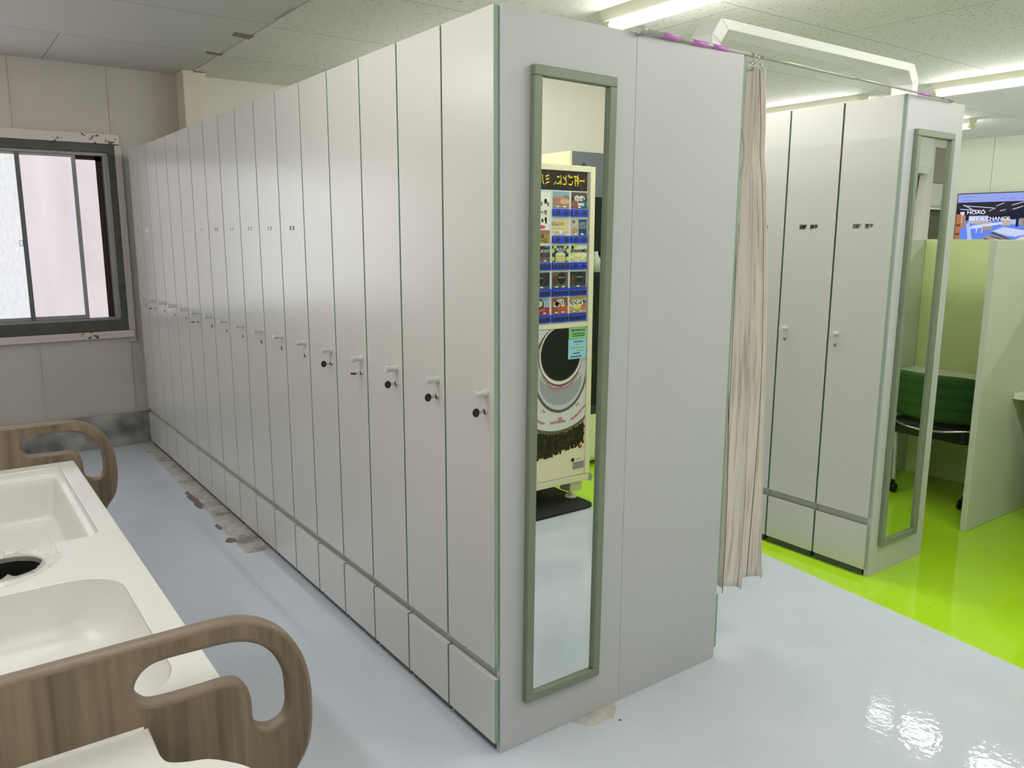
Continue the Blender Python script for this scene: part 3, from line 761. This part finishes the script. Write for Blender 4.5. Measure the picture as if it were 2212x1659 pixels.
def bean_field(mb, x0, x1, zf, n, mats, lv):
    for _ in range(n):
        x = random.uniform(x0, x1); z = random.uniform(*zf(x)); a = random.uniform(0, PI); k = random.uniform(.008, .0125); m = random.choice(mats)
        y = YD+.0006*lv+random.uniform(0, .0015)
        mb.face([(x+k*math.cos(q)*math.cos(a)-.66*k*math.sin(q)*math.sin(a), y, z+k*math.cos(q)*math.sin(a)+.66*k*math.sin(q)*math.cos(a)) for q in [2*PI*i/12 for i in range(12)]], m)
        s0 = Vector((math.cos(a), math.sin(a))); 
        mb.face([(x+k*.8*s0.x-.0008*s0.y, y+.0001, z+k*.8*s0.y+.0008*s0.x), (x-k*.8*s0.x-.0008*s0.y, y+.0001, z-k*.8*s0.y+.0008*s0.x), (x-k*.8*s0.x+.0008*s0.y, y+.0001, z-k*.8*s0.y-.0008*s0.x), (x+k*.8*s0.x+.0008*s0.y, y+.0001, z+k*.8*s0.y-.0008*s0.x)], 0)
b = MB(); dec(b, MX0+.03, 1.722, 1.056, 1.764, 0); b.build('display_board', [LTPANEL], vm)
b = MB(); dec(b, MX0+.03, 1.718, 1.765, 1.864, 0, 2)
bean_field(b, MX0+.05, 1.705, lambda x: (1.776, 1.853), 260, [1, 2, 0], 3)
b.text('一杯ごとに、ミル挽き', .060, FACE_PY(1.694, YD+.006, 1.813), 3, align='LEFT', bold=.0015, sx=.66)
b.build('header_sign', [colr(26, 16, 14), colr(58, 34, 26), colr(84, 46, 38), colr(222, 200, 40)], vm, fix=False)
colx = [(1.605, 1.718), (1.478, 1.591), (1.350, 1.463), (1.222, 1.335), (1.094, 1.207), (.966, 1.079)]
rowz = [(1.671, 1.758, 1.630, 1.668), (1.528, 1.615, 1.488, 1.526), (1.387, 1.474, 1.347, 1.385), (1.247, 1.334, 1.204, 1.246), (1.108, 1.196, 1.065, 1.107)]
def card(r, c):
    x0, x1 = colx[c]; z0, z1 = rowz[r][:2]; cx, cz = (x0+x1)/2, (z0+z1)/2
    b = MB(); M = []
    def mi(*rgb):
        m = colr(*rgb)
        if m not in M: M.append(m)
        return M.index(m)
    def R(u0, u1, v0, v1, rgb, lv):   # u from the machine's own left (towards +x)
        dec(b, x1-(x1-x0)*u1, x1-(x1-x0)*u0, z0+(z1-z0)*v0, z0+(z1-z0)*v1, mi(*rgb), lv)
    def El(u, v, ru, rv, rgb, lv): ell(b, x1-(x1-x0)*u, z0+(z1-z0)*v, ru*(x1-x0), rv*(z1-z0), mi(*rgb), lv, 24, x_lim=(x0, x1, z0, z1))
    def T(s_, u, v, size, rgb, bold=.0004, lv=6, sx=1): b.text(s_, size, FACE_PY(x1-(x1-x0)*u, YD+.0006*lv, z0+(z1-z0)*v), mi(*rgb), bold=bold, sx=sx)
    kk = (r, c) if c < 3 else (r, c-3)
    if kk == (0, 0):
        R(0, 1, 0, 1, (92, 74, 60), 2); R(0, .35, 0, .40, (22, 96, 92), 3); El(.78, .28, .30, .26, (140, 84, 66), 3); El(.5, .62, .34, .20, (226, 224, 216), 4); El(.5, .86, .1, .12, (92, 74, 60), 5); T('たまってた', .48, .56, .022, (30, 26, 24)); R(.2, .6, .18, .36, (216, 216, 206), 5); R(.22, .55, .40, .47, (40, 90, 150), 5)
    elif kk == (0, 1):
        R(0, 1, 0, .78, (160, 120, 98), 2); R(0, 1, .78, 1, (126, 172, 184), 3)
        for i in range(6): R(0, 1, .06+.09*i, .085+.09*i, (196, 156, 130), 3)
        El(.3, .42, .28, .18, (206, 172, 146), 4); T('COCOA', .72, .68, .022, (226, 200, 180))
    elif kk == (1, 0):
        R(0, 1, 0, 1, (40, 62, 104), 2); R(.52, 1, 0, 1, (190, 188, 180), 3); El(.76, .30, .2, .22, (184, 140, 98), 4); El(.84, .84, .08, .1, (130, 92, 60), 5); R(.06, .46, .74, .82, (150, 150, 160), 4); T('LATTE', .26, .62, .018, (200, 190, 170)); R(.05, .47, .44, .52, (130, 150, 180), 4)
    elif kk == (1, 1):
        R(0, 1, 0, 1, (222, 206, 166), 2)
        for i in range(9): R(0, 1, .1+.1*i, .13+.1*i, (206, 176, 112) if i % 2 else (240, 230, 204), 3)
        El(.30, .62, .24, .3, (226, 206, 136), 4); T('カフェオレ', .7, .7, .018, (140, 100, 50)); El(.5, .22, .12, .14, (232, 232, 226), 5)
    elif kk == (2, 0):
        R(0, 1, 0, 1, (232, 232, 214), 2)
        for u, v in ((.1, .7), (.95, .5), (.06, .2), (.9, .16), (.7, .95)): El(u, v, .11, .14, (206, 216, 60), 3)
        El(.52, .40, .28, .22, (214, 204, 130), 4); El(.52, .43, .22, .14, (236, 228, 170), 5); T('LEMONADE', .48, .68, .022, (24, 24, 24), .0008); R(.8, .94, .8, 1, (24, 24, 28), 4)
    elif kk == (2, 1):
        R(0, 1, 0, 1, (34, 38, 92), 2)
        for u, v in ((.06, .7), (.95, .7), (.08, .2), (.94, .2), (.2, .98), (.82, .96)): El(u, v, .1, .14, (200, 216, 50), 3)
        R(.2, .8, 0, .50, (214, 202, 120), 4); El(.5, .5, .3, .1, (232, 224, 160), 5); T('SODA', .5, .78, .024, (220, 224, 236), .0006); T('LEMON', .5, .62, .013, (210, 214, 230), .0003)
    elif kk == (2, 2):
        R(0, 1, .35, 1, (60, 54, 50), 2); R(0, 1, 0, .35, (110, 90, 78), 2); T('THE BLEND', .5, .68, .021, (210, 208, 200), .0006); El(.3, .5, .2, .12, (84, 74, 68), 3); R(0, .3, .86, 1, (60, 96, 160), 4)
    elif kk[0] == 3:
        R(0, 1, 0, 1, (38, 36, 34) if kk[1] != 1 else (120, 92, 62), 2); El(.4 if kk[1] < 2 else .6, .62, .3, .4, (92, 92, 88), 3); El(.4 if kk[1] < 2 else .6, .62, .27, .36, (20, 20, 22), 4)
        El(.82, .45, .16, .35, (88, 56, 40) if kk[1] < 2 else (60, 60, 60), 3); R(0, 1, 0, .16, (70, 92, 104), 4); T('COFFEE', .4 if kk[1] < 2 else .6, .66, .013, (170, 170, 166), .0003)
    elif kk == (4, 0):
        R(0, 1, 0, 1, (204, 170, 92), 2); R(0, 1, .42, .82, (232, 228, 214), 3); R(0, 1, .82, 1, (196, 156, 84), 3); T('オレンジ', .48, .64, .030, (24, 22, 20), .0010); El(.5, .36, .3, .12, (226, 214, 120), 4); R(0, .25, .2, .5, (206, 110, 50), 4)
    elif kk == (4, 1):
        R(0, 1, 0, 1, (190, 96, 46), 2); El(.45, .66, .34, .26, (238, 234, 226), 3); El(.75, .6, .2, .16, (238, 234, 226), 3); T('オレンジ', .48, .74, .022, (28, 24, 22), .0008); T('スパークリング', .48, .58, .016, (28, 24, 22), .0006); El(.45, .36, .16, .14, (206, 84, 36), 4); El(.8, .22, .2, .2, (150, 84, 50), 4)
    else:
        R(0, 1, .45, 1, (150, 186, 206), 2); R(0, 1, 0, .45, (172, 36, 48), 2); El(.6, .62, .26, .34, (40, 38, 40), 3); El(.6, .68, .18, .2, (222, 204, 160), 4); T('COLA', .5, .3, .02, (230, 150, 150), .0006)
    for u in ((.5,) if kk in ((0, 0), (2, 1), (3, 0), (3, 2)) else (.3, .72)):
        El(u, .1, .13, .065, (20, 22, 26), 5); El(u, .1, .115, .05, (232, 232, 228), 6)
    o = b.build('drink_card', M, vm, fix=False)
    z0, z1 = rowz[r][2:]
    bt = MB(); bt.box(x0-.001, x1+.001, YD, YD+.012, z0, z1, 0); bt.box(x0, x1, YD+.012, YD+.0125, z1-.012, z1-.010, 2)
    many = r >= 2 and kk != (2, 0)
    for q in ((.14, .38, .62, .86) if many else (.27, .77)):
        xc = x0+(x1-x0)*q; bt.box(xc-.010, xc+.010, YD+.012, YD+.0135, z0+.008, z0+.028, 1)
    bt.build('selector_button', [BLUE, BTN, colr(110, 130, 226)], vm, bevel=.0008, seg=1)
for r in range(5):
    for c_ in range(6):
        if r < 2 and c_ in (2, 3): continue
        card(r, c_)
b = MB(); dec(b, 1.235, 1.460, 1.488, 1.748, 0, 2); dec(b, 1.235, 1.460, 1.488, 1.535, 1, 3); dec(b, 1.235, 1.460, 1.535, 1.556, 2, 3)
b.text('すべて', .030, FACE_PY(1.40, YD+.003, 1.645), 3, bold=.0005)
b.text('豆から挽く本格', .022, FACE_PY(1.345, YD+.003, 1.522), 3, bold=.0004); b.text('コーヒー', .022, FACE_PY(1.40, YD+.003, 1.500), 3, bold=.0004)
for (x, z, k, m) in ((1.430, 1.705, .014, 3), (1.447, 1.690, .012, 2), (1.402, 1.692, .012, 2), (1.432, 1.612, .012, 3), (1.434, 1.598, .009, 3), (1.410, 1.606, .010, 3)):
    ell(b, x, z, k*.7, k, m, 3, 14)
ell(b, 1.40, 1.572, .03, .010, 4, 3, 24)
b.build('poster', [colr(240, 236, 222), colr(176, 138, 60), colr(150, 116, 100), colr(40, 34, 32), colr(206, 84, 104)], vm, fix=False)
# big coffee cup print on the lower door
L = (MX0+.032, 1.731, .172, 1.026)
b = MB(); dec(b, *L, 0, 2)
M = [colr(244, 228, 200), colr(60, 42, 34), colr(226, 222, 224), colr(112, 94, 76), colr(208, 206, 212), colr(10, 10, 12), colr(236, 232, 228), colr(206, 130, 144), colr(170, 168, 176), colr(84, 50, 38)]
def EL(cx, cz, rx, rz, m, lv, **k): ell(b, cx, cz, rx, rz, m, lv, 56, x_lim=L, **k)
EL(1.53, .77, .36, .335, 3, 3); EL(1.53, .772, .345, .318, 2, 4)
EL(1.548, .80, .195, .245, 3, 5); EL(1.548, .803, .182, .231, 4, 6)
EL(1.548, .735, .150, .135, 8, 7); EL(1.548, .80, .158, .10, 4, 8)
EL(1.545, .875, .155, .170, 3, 9); EL(1.545, .880, .152, .163, 6, 10); EL(1.545, .885, .142, .150, 9, 11); EL(1.545, .887, .137, .145, 5, 12)
def arc(cx, cz, rx, rz, a0, a1, w_, m, lv, wave=0):
    y = YD+.0006*lv; k = 40
    for i in range(k):
        q0, q1 = a0+(a1-a0)*i/k, a0+(a1-a0)*(i+1)/k
        f = lambda q, s_: (min(max(cx+(rx+s_*w_/2+wave*math.sin(q*9))*math.cos(q), L[0]), L[1]), y, cz+(rz+s_*w_/2+wave*math.sin(q*9))*math.sin(q))
        b.face([f(q0, -1), f(q1, -1), f(q1, 1), f(q0, 1)], m)
arc(1.545, .87, .153, .178, PI*1.18, PI*1.82, .010, 7, 13, .003)
arc(1.53, .772, .30, .272, PI*1.08, PI*1.40, .012, 7, 7, .006); arc(1.53, .772, .30, .272, PI*1.60, PI*1.92, .012, 7, 7, .006); arc(1.53, .772, .30, .272, PI*1.44, PI*1.56, .012, 7, 7, .004)
arc(1.53, .772, .30, .272, PI*.70, PI*.98, .014, 7, 7, .006)
for (x, z) in ((1.545, .512), (1.536, .52), (1.554, .52), (1.545, .527), (1.42, .585), (1.43, .575), (1.66, .585), (1.675, .592), (1.545, .70), (1.535, .703), (1.556, .703)): ell(b, x, z, .007, .006, 7, 14, 10)
b.build('lower_door', M, vm, fix=False)
b = MB()
def zf(x):
    u = (x-1.38)/.35
    top = .772-.318*math.sqrt(max(0, 1-((x-1.53)/.36)**2))-.02
    bot = .305+.07*max(0, u-.25)+(.03 if x < 1.36 else 0)
    return (min(bot, top-.004), top)
xs_ = [MX0+.05+(1.722-MX0-.05)*i/40 for i in range(41)]
for xa_, xb_ in zip(xs_, xs_[1:]):
    za, zb_ = zf(xa_), zf(xb_); y_ = YD+.0006*3.5
    b.face([(xa_, y_, za[0]+.012), (xb_, y_, zb_[0]+.012), (xb_, y_, zb_[1]), (xa_, y_, za[1])], 0)
bean_field(b, MX0+.05, 1.722, zf, 1100, [1, 2, 1, 0], 4)
for (x, z) in ((1.688, .363), (1.672, .372), (1.698, .338)): ell(b, x, z, .014, .010, 1, 5, 16)
ell(b, 1.697, .336, .012, .009, 3, 7, 16)
o = b.build('coffee_bean_picture', [colr(20, 13, 10), BEANS, colr(74, 50, 36), colr(176, 84, 46)], vm, fix=False); o['kind'] = 'stuff'
b = MB(); dec(b, 1.597, 1.722, .964, 1.024, 0, 16); b.text('飲料自動販売機', .015, FACE_PY(1.66, YD+.0101, 1.010), 1, bold=.0004)
for i in range(2): dec(b, 1.62, 1.71, .990-.012*i, .995-.012*i, 2, 17)
b.build('green_notice', [colr(150, 208, 130), colr(30, 60, 120), colr(30, 70, 50)], vm, fix=False)
b = MB(); dec(b, 1.594, 1.724, .852, .962, 0, 16)
for (a0, a1, z, m) in ((1.63, 1.70, .945, 1), (1.645, 1.665, .928, 2), (1.61, 1.71, .911, 2), (1.655, 1.69, .895, 2), (1.63, 1.68, .880, 1), (1.61, 1.69, .862, 1)): dec(b, a0, a1, z, z+.006, m, 17)
b.build('blue_notice', [colr(160, 214, 236), colr(60, 90, 140), colr(150, 190, 110)], vm, fix=False)
b = MB(); dec(b, 1.645, 1.728, .207, .252, 0, 5); [dec(b, 1.652, 1.722, .215+.009*i, .219+.009*i, 1, 6) for i in range(4)]; ell(b, 1.644, .266, .013, .012, 2, 6, 20); b.text('Prem', .014, FACE_PY(1.685, YD+.004, .266), 3)
b.build('rating_plate', [colr(168, 172, 172), colr(120, 124, 126), colr(90, 50, 40), colr(150, 90, 80)], vm, fix=False)
b = MB(); b.box(1.70, 1.72, YM-.03, YM-.01, 1.897, 1.905); b.box(1.71, 1.716, YM-.03, YM-.02, 1.905, 1.915); b.build('cable_clip', [BLACK], vm)
b = MB(); b.cyl((1.79, YM-.05, .135), (1.79, YM-.01, .135), .022); b.box(1.766, 1.80, YM-.06, YM-.02, .12, .16); b.build('hinge', [GREYP], vm)
# black rubber mat under the machine
b = MB(); m_ = rrect(1.05, 1.74, -2.30, -1.535, .07, 8); b.prism(m_, lambda u, v: (u, v, .0008), lambda u, v: (u, v, .013)); tag(b.build('floor_mat', [MATB]), 'black rubber mat under the drinks machine reflected in the near mirror', 'mat')
# second machine, grey fronted
t2 = thing('vending_machine', 'dark grey fronted vending machine behind the cream one, seen in the near mirror', 'vending machine', (2.5, -2.5, 0))
Y2 = -2.17; xa = 2.03
b = MB(); b.box(xa, xa+1.0, Y2-.55, Y2-.03, .03, 2.04); b.build('body', [CREAM], t2, bevel=.003)
b = MB(); b.box(xa, xa+.018, Y2-.03, Y2, .06, 2.04); b.box(xa, xa+1.0, Y2-.03, Y2, .06, .36); b.build('front_edge', [CREAM], t2)
b = MB(); b.box(xa+.019, xa+1.0, Y2-.03, Y2+.002, 1.77, 2.04); b.build('top_band', [DGREY], t2)
b = MB(); b.box(xa+.019, xa+1.0, Y2-.03, Y2+.001, .36, 1.769); b.build('glass_front', [mat('dark_glass', (12, 16, 16), .1)], t2)
b = MB(); b.cyl((xa+.07, Y2+.02, .40), (xa+.07, Y2+.02, 1.765), .026); b.build('door_column', [mat('dark_column', (38, 40, 42), .35)], t2)
b = MB(); b.box(xa+.10, xa+.9, Y2+.001, Y2+.003, .36, .42); b.build('kick_strip', [colr(24, 46, 46)], t2)
for i in range(5):
    b = MB(); b.lathe((xa+.20+.09*i, Y2+.004+.03, 1.30), (0, 0, 1), [(0, .028), (.08, .03), (.11, .014), (.13, .013)], 14, 0); b.build('sample_bottle', [colr(70, 110, 170) if i % 2 else colr(190, 200, 190)], t2)

# ------------------------------------------------------------------ desk booths
def booth_group():
    p = MB(); p.box(3.05, 4.35, .085, .117, .001, 1.512); tag(p.build('partition', [BOOTH], bevel=.002), 'front partition panel standing edge on at the right picture edge', 'partition')
    for s, lb in ((1, 'back partition of the booth behind the green chair'), (-1, 'back partition of the neighbouring booth, seen only in the slim mirror')):
        y0, y1 = (.118, .868) if s > 0 else (-.758, -.008+.092)
        if s < 0: y0, y1 = -.760, .084
        p = MB(); p.box(3.90, 3.93, y0, y1, .001, 1.512); tag(p.build('partition', [BOOTHG], bevel=.002), lb, 'partition')
    p = MB(); p.box(3.05, 3.93, .869, .899, .001, 1.512); tag(p.build('partition', [BOOTH], bevel=.002), 'end partition of the booth on the far side of the green chair', 'partition')
    p = MB(); p.box(3.05, 3.93, -.792, -.761, .001, 1.512); tag(p.build('partition', [BOOTH], bevel=.002), 'end partition of the neighbouring booth, seen only in the slim mirror', 'partition')
    for (ya, yb, lb) in ((.120, .866, 'white desk shelf in front of the green chair'), (-.758, .082, 'white desk shelf at the right picture edge beside the front partition')):
        t = thing('desk', lb, 'desk', (3.75, ya, .70), 'booth desks')
        d = MB(); d.box(3.425, 3.898, ya, yb, .670, .702); d.build('desk_top', [DESK], t, bevel=.002)
        for q in (ya+.06, yb-.10):
            d = MB(); d.prism([(3.898, .668), (3.898, .50), (3.885, .50), (3.56, .655), (3.56, .668)], lambda u, v: (u, q, v), lambda u, v: (u, q+.02, v)); d.build('bracket', [WHITEP], t)
booth_group()
LEGM = mat('chair_leg_silver', (196, 198, 194), .35, metal=.35)
def chair(cy, label, arm):
    cx = 3.60
    t = thing('office_chair', label, 'chair', (cx, cy, 0), 'green mesh chairs in the booths')
    rings = []
    NYb = 20
    bm_ = MB(); g = []
    for iz in range(13):
        f = iz/12; z = .50 + .270*f; row = []
        hw = .215 + .040*f
        for iy in range(NYb+1):
            u = -1+2*iy/NYb
            x = cx-.30-.055*f + .085*u*u
            row.append(bm_.bm.verts.new((x, cy+hw*u, z + .010*math.sin(iz*0) - (.02*(abs(u)**6) if iz == 12 else 0))))
        g.append(row)
    for a in range(12):
        for i in range(NYb):
            f = bm_.bm.faces.new((g[a][i], g[a][i+1], g[a+1][i+1], g[a+1][i])); f.smooth = True; f.material_index = 1 if a in (3, 6, 9) else 0
    bm_.build('backrest', [MESH, mat('chair_mesh_band', (31, 66, 18), .7)], t, fix=False, solid=.012)
    s_ = MB(); s_.prism(rrect(cx-.275, cx+.215, cy-.225, cy+.225, .06, 6), lambda u, v: (u, v, .385), lambda u, v: (u, v, .468)); s_.build('seat', [BLACK], t, bevel=.012, seg=3)
    for sg in (-1, 1):
        y = cy+.236*sg
        l_ = MB(); l_.tube(crom([(cx-.19, cy+.20*sg, .58), (cx-.185, cy+.215*sg, .51), (cx-.175, y, .44), (cx-.165, cy+.228*sg, .36), (cx-.185, cy+.212*sg, .22), (cx-.203, cy+.198*sg, .075)], 5, False), .012); l_.build('rear_leg', [LEGM], t)
        l_ = MB(); l_.tube(crom([(cx-.18, y, .42), (cx, y, .40), (cx+.15, y, .38), (cx+.19, y, .30), (cx+.195, y, .075)], 5, False), .012); l_.build('front_leg', [LEGM], t)
        if sg == arm:
          l_ = MB(); l_.tube(crom([(cx-.27, y+.005*sg, .50), (cx-.27, y+.02*sg, .56), (cx-.24, y+.035*sg, .575)], 4, False), .007); ar = l_.build('arm_stay', [CHROME], t)
          l_ = MB(); l_.box(cx-.25, cx-.10, y+.022*sg-.014, y+.022*sg+.014, .565, .59); l_.build('armrest', [BLACK], t, bevel=.006)
        for xx, yc in ((cx-.203, cy+.198*sg), (cx+.195, y)):
            w_ = MB()
            for dy in (-.014, .014): w_.lathe((xx-.012, yc+dy-.008, .0295), (0, 1, 0), [(0, .024), (.003, .029), (.013, .029), (.016, .024)], 18)
            w_.box(xx-.016, xx+.008, yc-.006, yc+.006, .03, .078); w_.build('caster', [BLACK], t)
    r = MB(); r.tube(crom([(cx-.27, cy-.225, .47), (cx-.335, cy-.1, .455), (cx-.35, cy, .45), (cx-.335, cy+.1, .455), (cx-.27, cy+.225, .47)], 5, False), .007); r.build('back_rail', [CHROME], t)
    return t
chair(.462, 'green mesh backed chair on casters in the booth beyond the right lockers', 1)
chair(.11-.462-.012, 'green mesh backed chair of the neighbouring booth, seen in the slim mirror', -1)

# ------------------------------------------------------------------ television on the right wall
tv = thing('television', 'wall mounted television showing a workshop web page at the right edge', 'television', (X1, 2.5, 1.7))
ty0, ty1, tz0, tz1 = 1.905, 3.145, 1.335, 2.040
b = MB(); b.box(X1-.060, X1-.032, ty0, ty1, tz0, tz1); b.build('casing', [BLACK], tv, bevel=.003)
b = MB(); b.box(X1-.033, X1-.0025, 2.3, 2.8, 1.5, 1.9); b.build('wall_bracket', [BLACK], tv)
SM = []
def sc(rgb, s=1.0):
    nme = 'screen_%02x%02x%02x' % rgb
    m = MATS.get(nme) or emit(nme, rgb, s)
    if m not in SM: SM.append(m)
    return SM.index(m)
b = MB(); SW, SH = 1.22, .685; XS = X1-.0605
P = lambda u, v, lv: (XS-.0003*lv, ty1-.010-u*SW, tz0+.010+v*SH)
def Q(pts, rgb, lv): b.face([P(u, v, lv) for u, v in pts], sc(rgb))
def RR(u0, u1, v0, v1, rgb, lv): Q([(u0, v0), (u1, v0), (u1, v1), (u0, v1)], rgb, lv)
RR(0, 1, 0, .55, (104, 138, 232), 1); RR(0, 1, .55, .86, (38, 42, 62), 1); RR(0, 1, .86, 1, (152, 166, 236), 1)
RR(.05, .16, .945, .955, (120, 134, 200), 2); RR(.05, .14, .89, .897, (110, 120, 190), 2)
for i in range(6): RR(.39+.09*i, .43+.09*i, .905, .913, (96, 106, 176), 2)
Q([(0, .86), (.0, .74), (.35, .62), (.6, .74), (.6, .86)], (52, 50, 58), 2)
for (u, v, du, dv) in ((.06, .80, .28, -.05), (.03, .74, .20, -.03), (.36, .78, .07, .05), (.50, .79, .11, .055), (.51, .72, .09, .05), (.30, .70, .06, .05), (.40, .70, .05, .02), (.64, .80, .12, .05), (.7, .74, .1, .04)):
    Q([(u, v), (u+du, v+dv), (u+du, v+dv+.012), (u, v+.012)], (206, 216, 240), 3)
Q([(.05, .82), (.075, .82), (.19, .70), (.17, .70)], (170, 178, 210), 3)
RR(0, .05, .22, .66, (176, 118, 82), 3); RR(.005, .045, .30, .34, (120, 72, 52), 4); RR(.005, .045, .45, .49, (120, 72, 52), 4); RR(.055, .09, .42, .64, (186, 130, 96), 3); RR(.035, .075, .5, .7, (214, 220, 244), 2)
RR(.12, .30, .5, .63, (180, 190, 226), 2); RR(.16, .34, .49, .53, (190, 172, 166), 3)
Q([(.12, .42), (.17, .47), (.42, .52), (.44, .49), (.20, .41)], (206, 220, 252), 4); RR(.25, .34, .39, .45, (176, 146, 116), 4)
for u in (.14, .20, .25): RR(u, u+.008, .34, .42, (220, 226, 240), 4)
RR(.42, .50, .46, .58, (198, 178, 160), 3); RR(.5, .6, .48, .56, (176, 196, 236), 3); RR(.55, .575, .44, .68, (40, 44, 60), 4); RR(.58, .63, .46, .58, (150, 140, 120), 3); RR(.66, .8, .5, .62, (190, 150, 130), 3)
Q([(.34, .36), (.5, .28), (.72, .30), (.70, .36), (.44, .44)], (176, 190, 238), 4); Q([(.36, .37), (.46, .43), (.68, .36), (.56, .27)], (204, 214, 248), 5)
Q([(.33, .34), (.36, .36), (.54, .22), (.52, .20)], (96, 82, 84), 5)
Q([(.24, .22), (.32, .30), (.62, .18), (.50, .06), (.28, .12)], (168, 150, 140), 4); Q([(.27, .24), (.29, .255), (.5, .12), (.48, .10)], (104, 86, 80), 5); Q([(.33, .28), (.35, .29), (.58, .17), (.55, .15)], (104, 86, 80), 5)
Q([(.55, .22), (.62, .28), (.95, .2), (.9, .1)], (214, 210, 214), 4); Q([(.1, .5), (.13, .5), (.2, .0), (.15, .0)], (176, 196, 248), 2)
wm = sc((240, 242, 250))
b.text('HOAÓ', .058, FACE_NX(XS-.0025, ty1-.010-.185*SW, tz0+.010+.685*SH), wm, bold=.0012, sx=1.2)
b.text('BET A CHANCE', .056, FACE_NX(XS-.0025, ty1-.010-.31*SW, tz0+.010+.575*SH), wm, bold=.0012, sx=1.15)
b.build('screen', SM, tv, fix=False)

# ------------------------------------------------------------------ far corner seen at the top of the slim mirror
w = MB(); YF = Y0
w.box(8.15, 8.29, YF, YF+.09, 0, 2.62); w.box(8.29, 8.99, YF, YF+.09, 2.54, 2.62); struct(w.build('trim_5', [WALLW], bevel=.003))
w = MB(); w.box(8.29, 8.99, YF, YF+.004, 0, 2.54); struct(w.build('wall_front', [OLIVEW]))
t = thing('wall_cabinet', 'pale wall cabinet with small round lock near the top of the slim mirror', 'cabinet', (8.6, YF, 1.86))
c = MB(); c.box(8.295, 8.93, YF+.005, YF+.045, 1.86, 2.15); c.build('body', [CABW], t, bevel=.002)
c = MB(); c.box(8.30, 8.92, YF+.046, YF+.060, 1.885, 2.145); dd = c.build('door', [CABW], t, bevel=.002)
c = MB(); c.cyl((8.57, YF+.06, 1.91), (8.57, YF+.075, 1.91), .014); c.build('knob', [SATIN], dd)
c = MB(); c.box(8.295, 8.93, YF+.005, YF+.085, 1.845, 1.860); c.build('shelf_lip', [WHITEP], t)
c = MB(); c.box(8.295, 8.93, YF+.005, YF+.07, 2.151, 2.538); tag(c.build('storage_box', [BROWNCAB], bevel=.003), 'taupe box above the pale wall cabinet in the slim mirror', 'box')
t = thing('air_conditioner', 'white wall unit at the upper left corner of the slim mirror', 'air conditioner', (7.8, YF, 2.22))
c = MB(); c.prism([(0, 2.21), (.15, 2.23), (.2, 2.30), (.2, 2.60), (.18, 2.64), (0, 2.64)], lambda u, v: (7.45, YF+.001+u, v), lambda u, v: (8.03, YF+.001+u, v)); c.build('casing', [WHITEP], t, bevel=.004)
c = MB(); c.box(7.5, 7.98, YF+.08, YF+.15, 2.212, 2.216); c.build('vent', [DGREY], t)
c = MB(); c.tube(crom([(8.10, YF+.02, 2.66), (8.095, YF+.03, 2.40), (8.075, YF+.03, 2.15), (8.04, YF+.03, 1.9), (8.0, YF+.02, 1.6), (7.98, YF+.02, .5)], 6, False), .008); tag(c.build('cable', [CABLE]), 'dark blue cable hanging down beside the white wall unit in the slim mirror', 'cable')
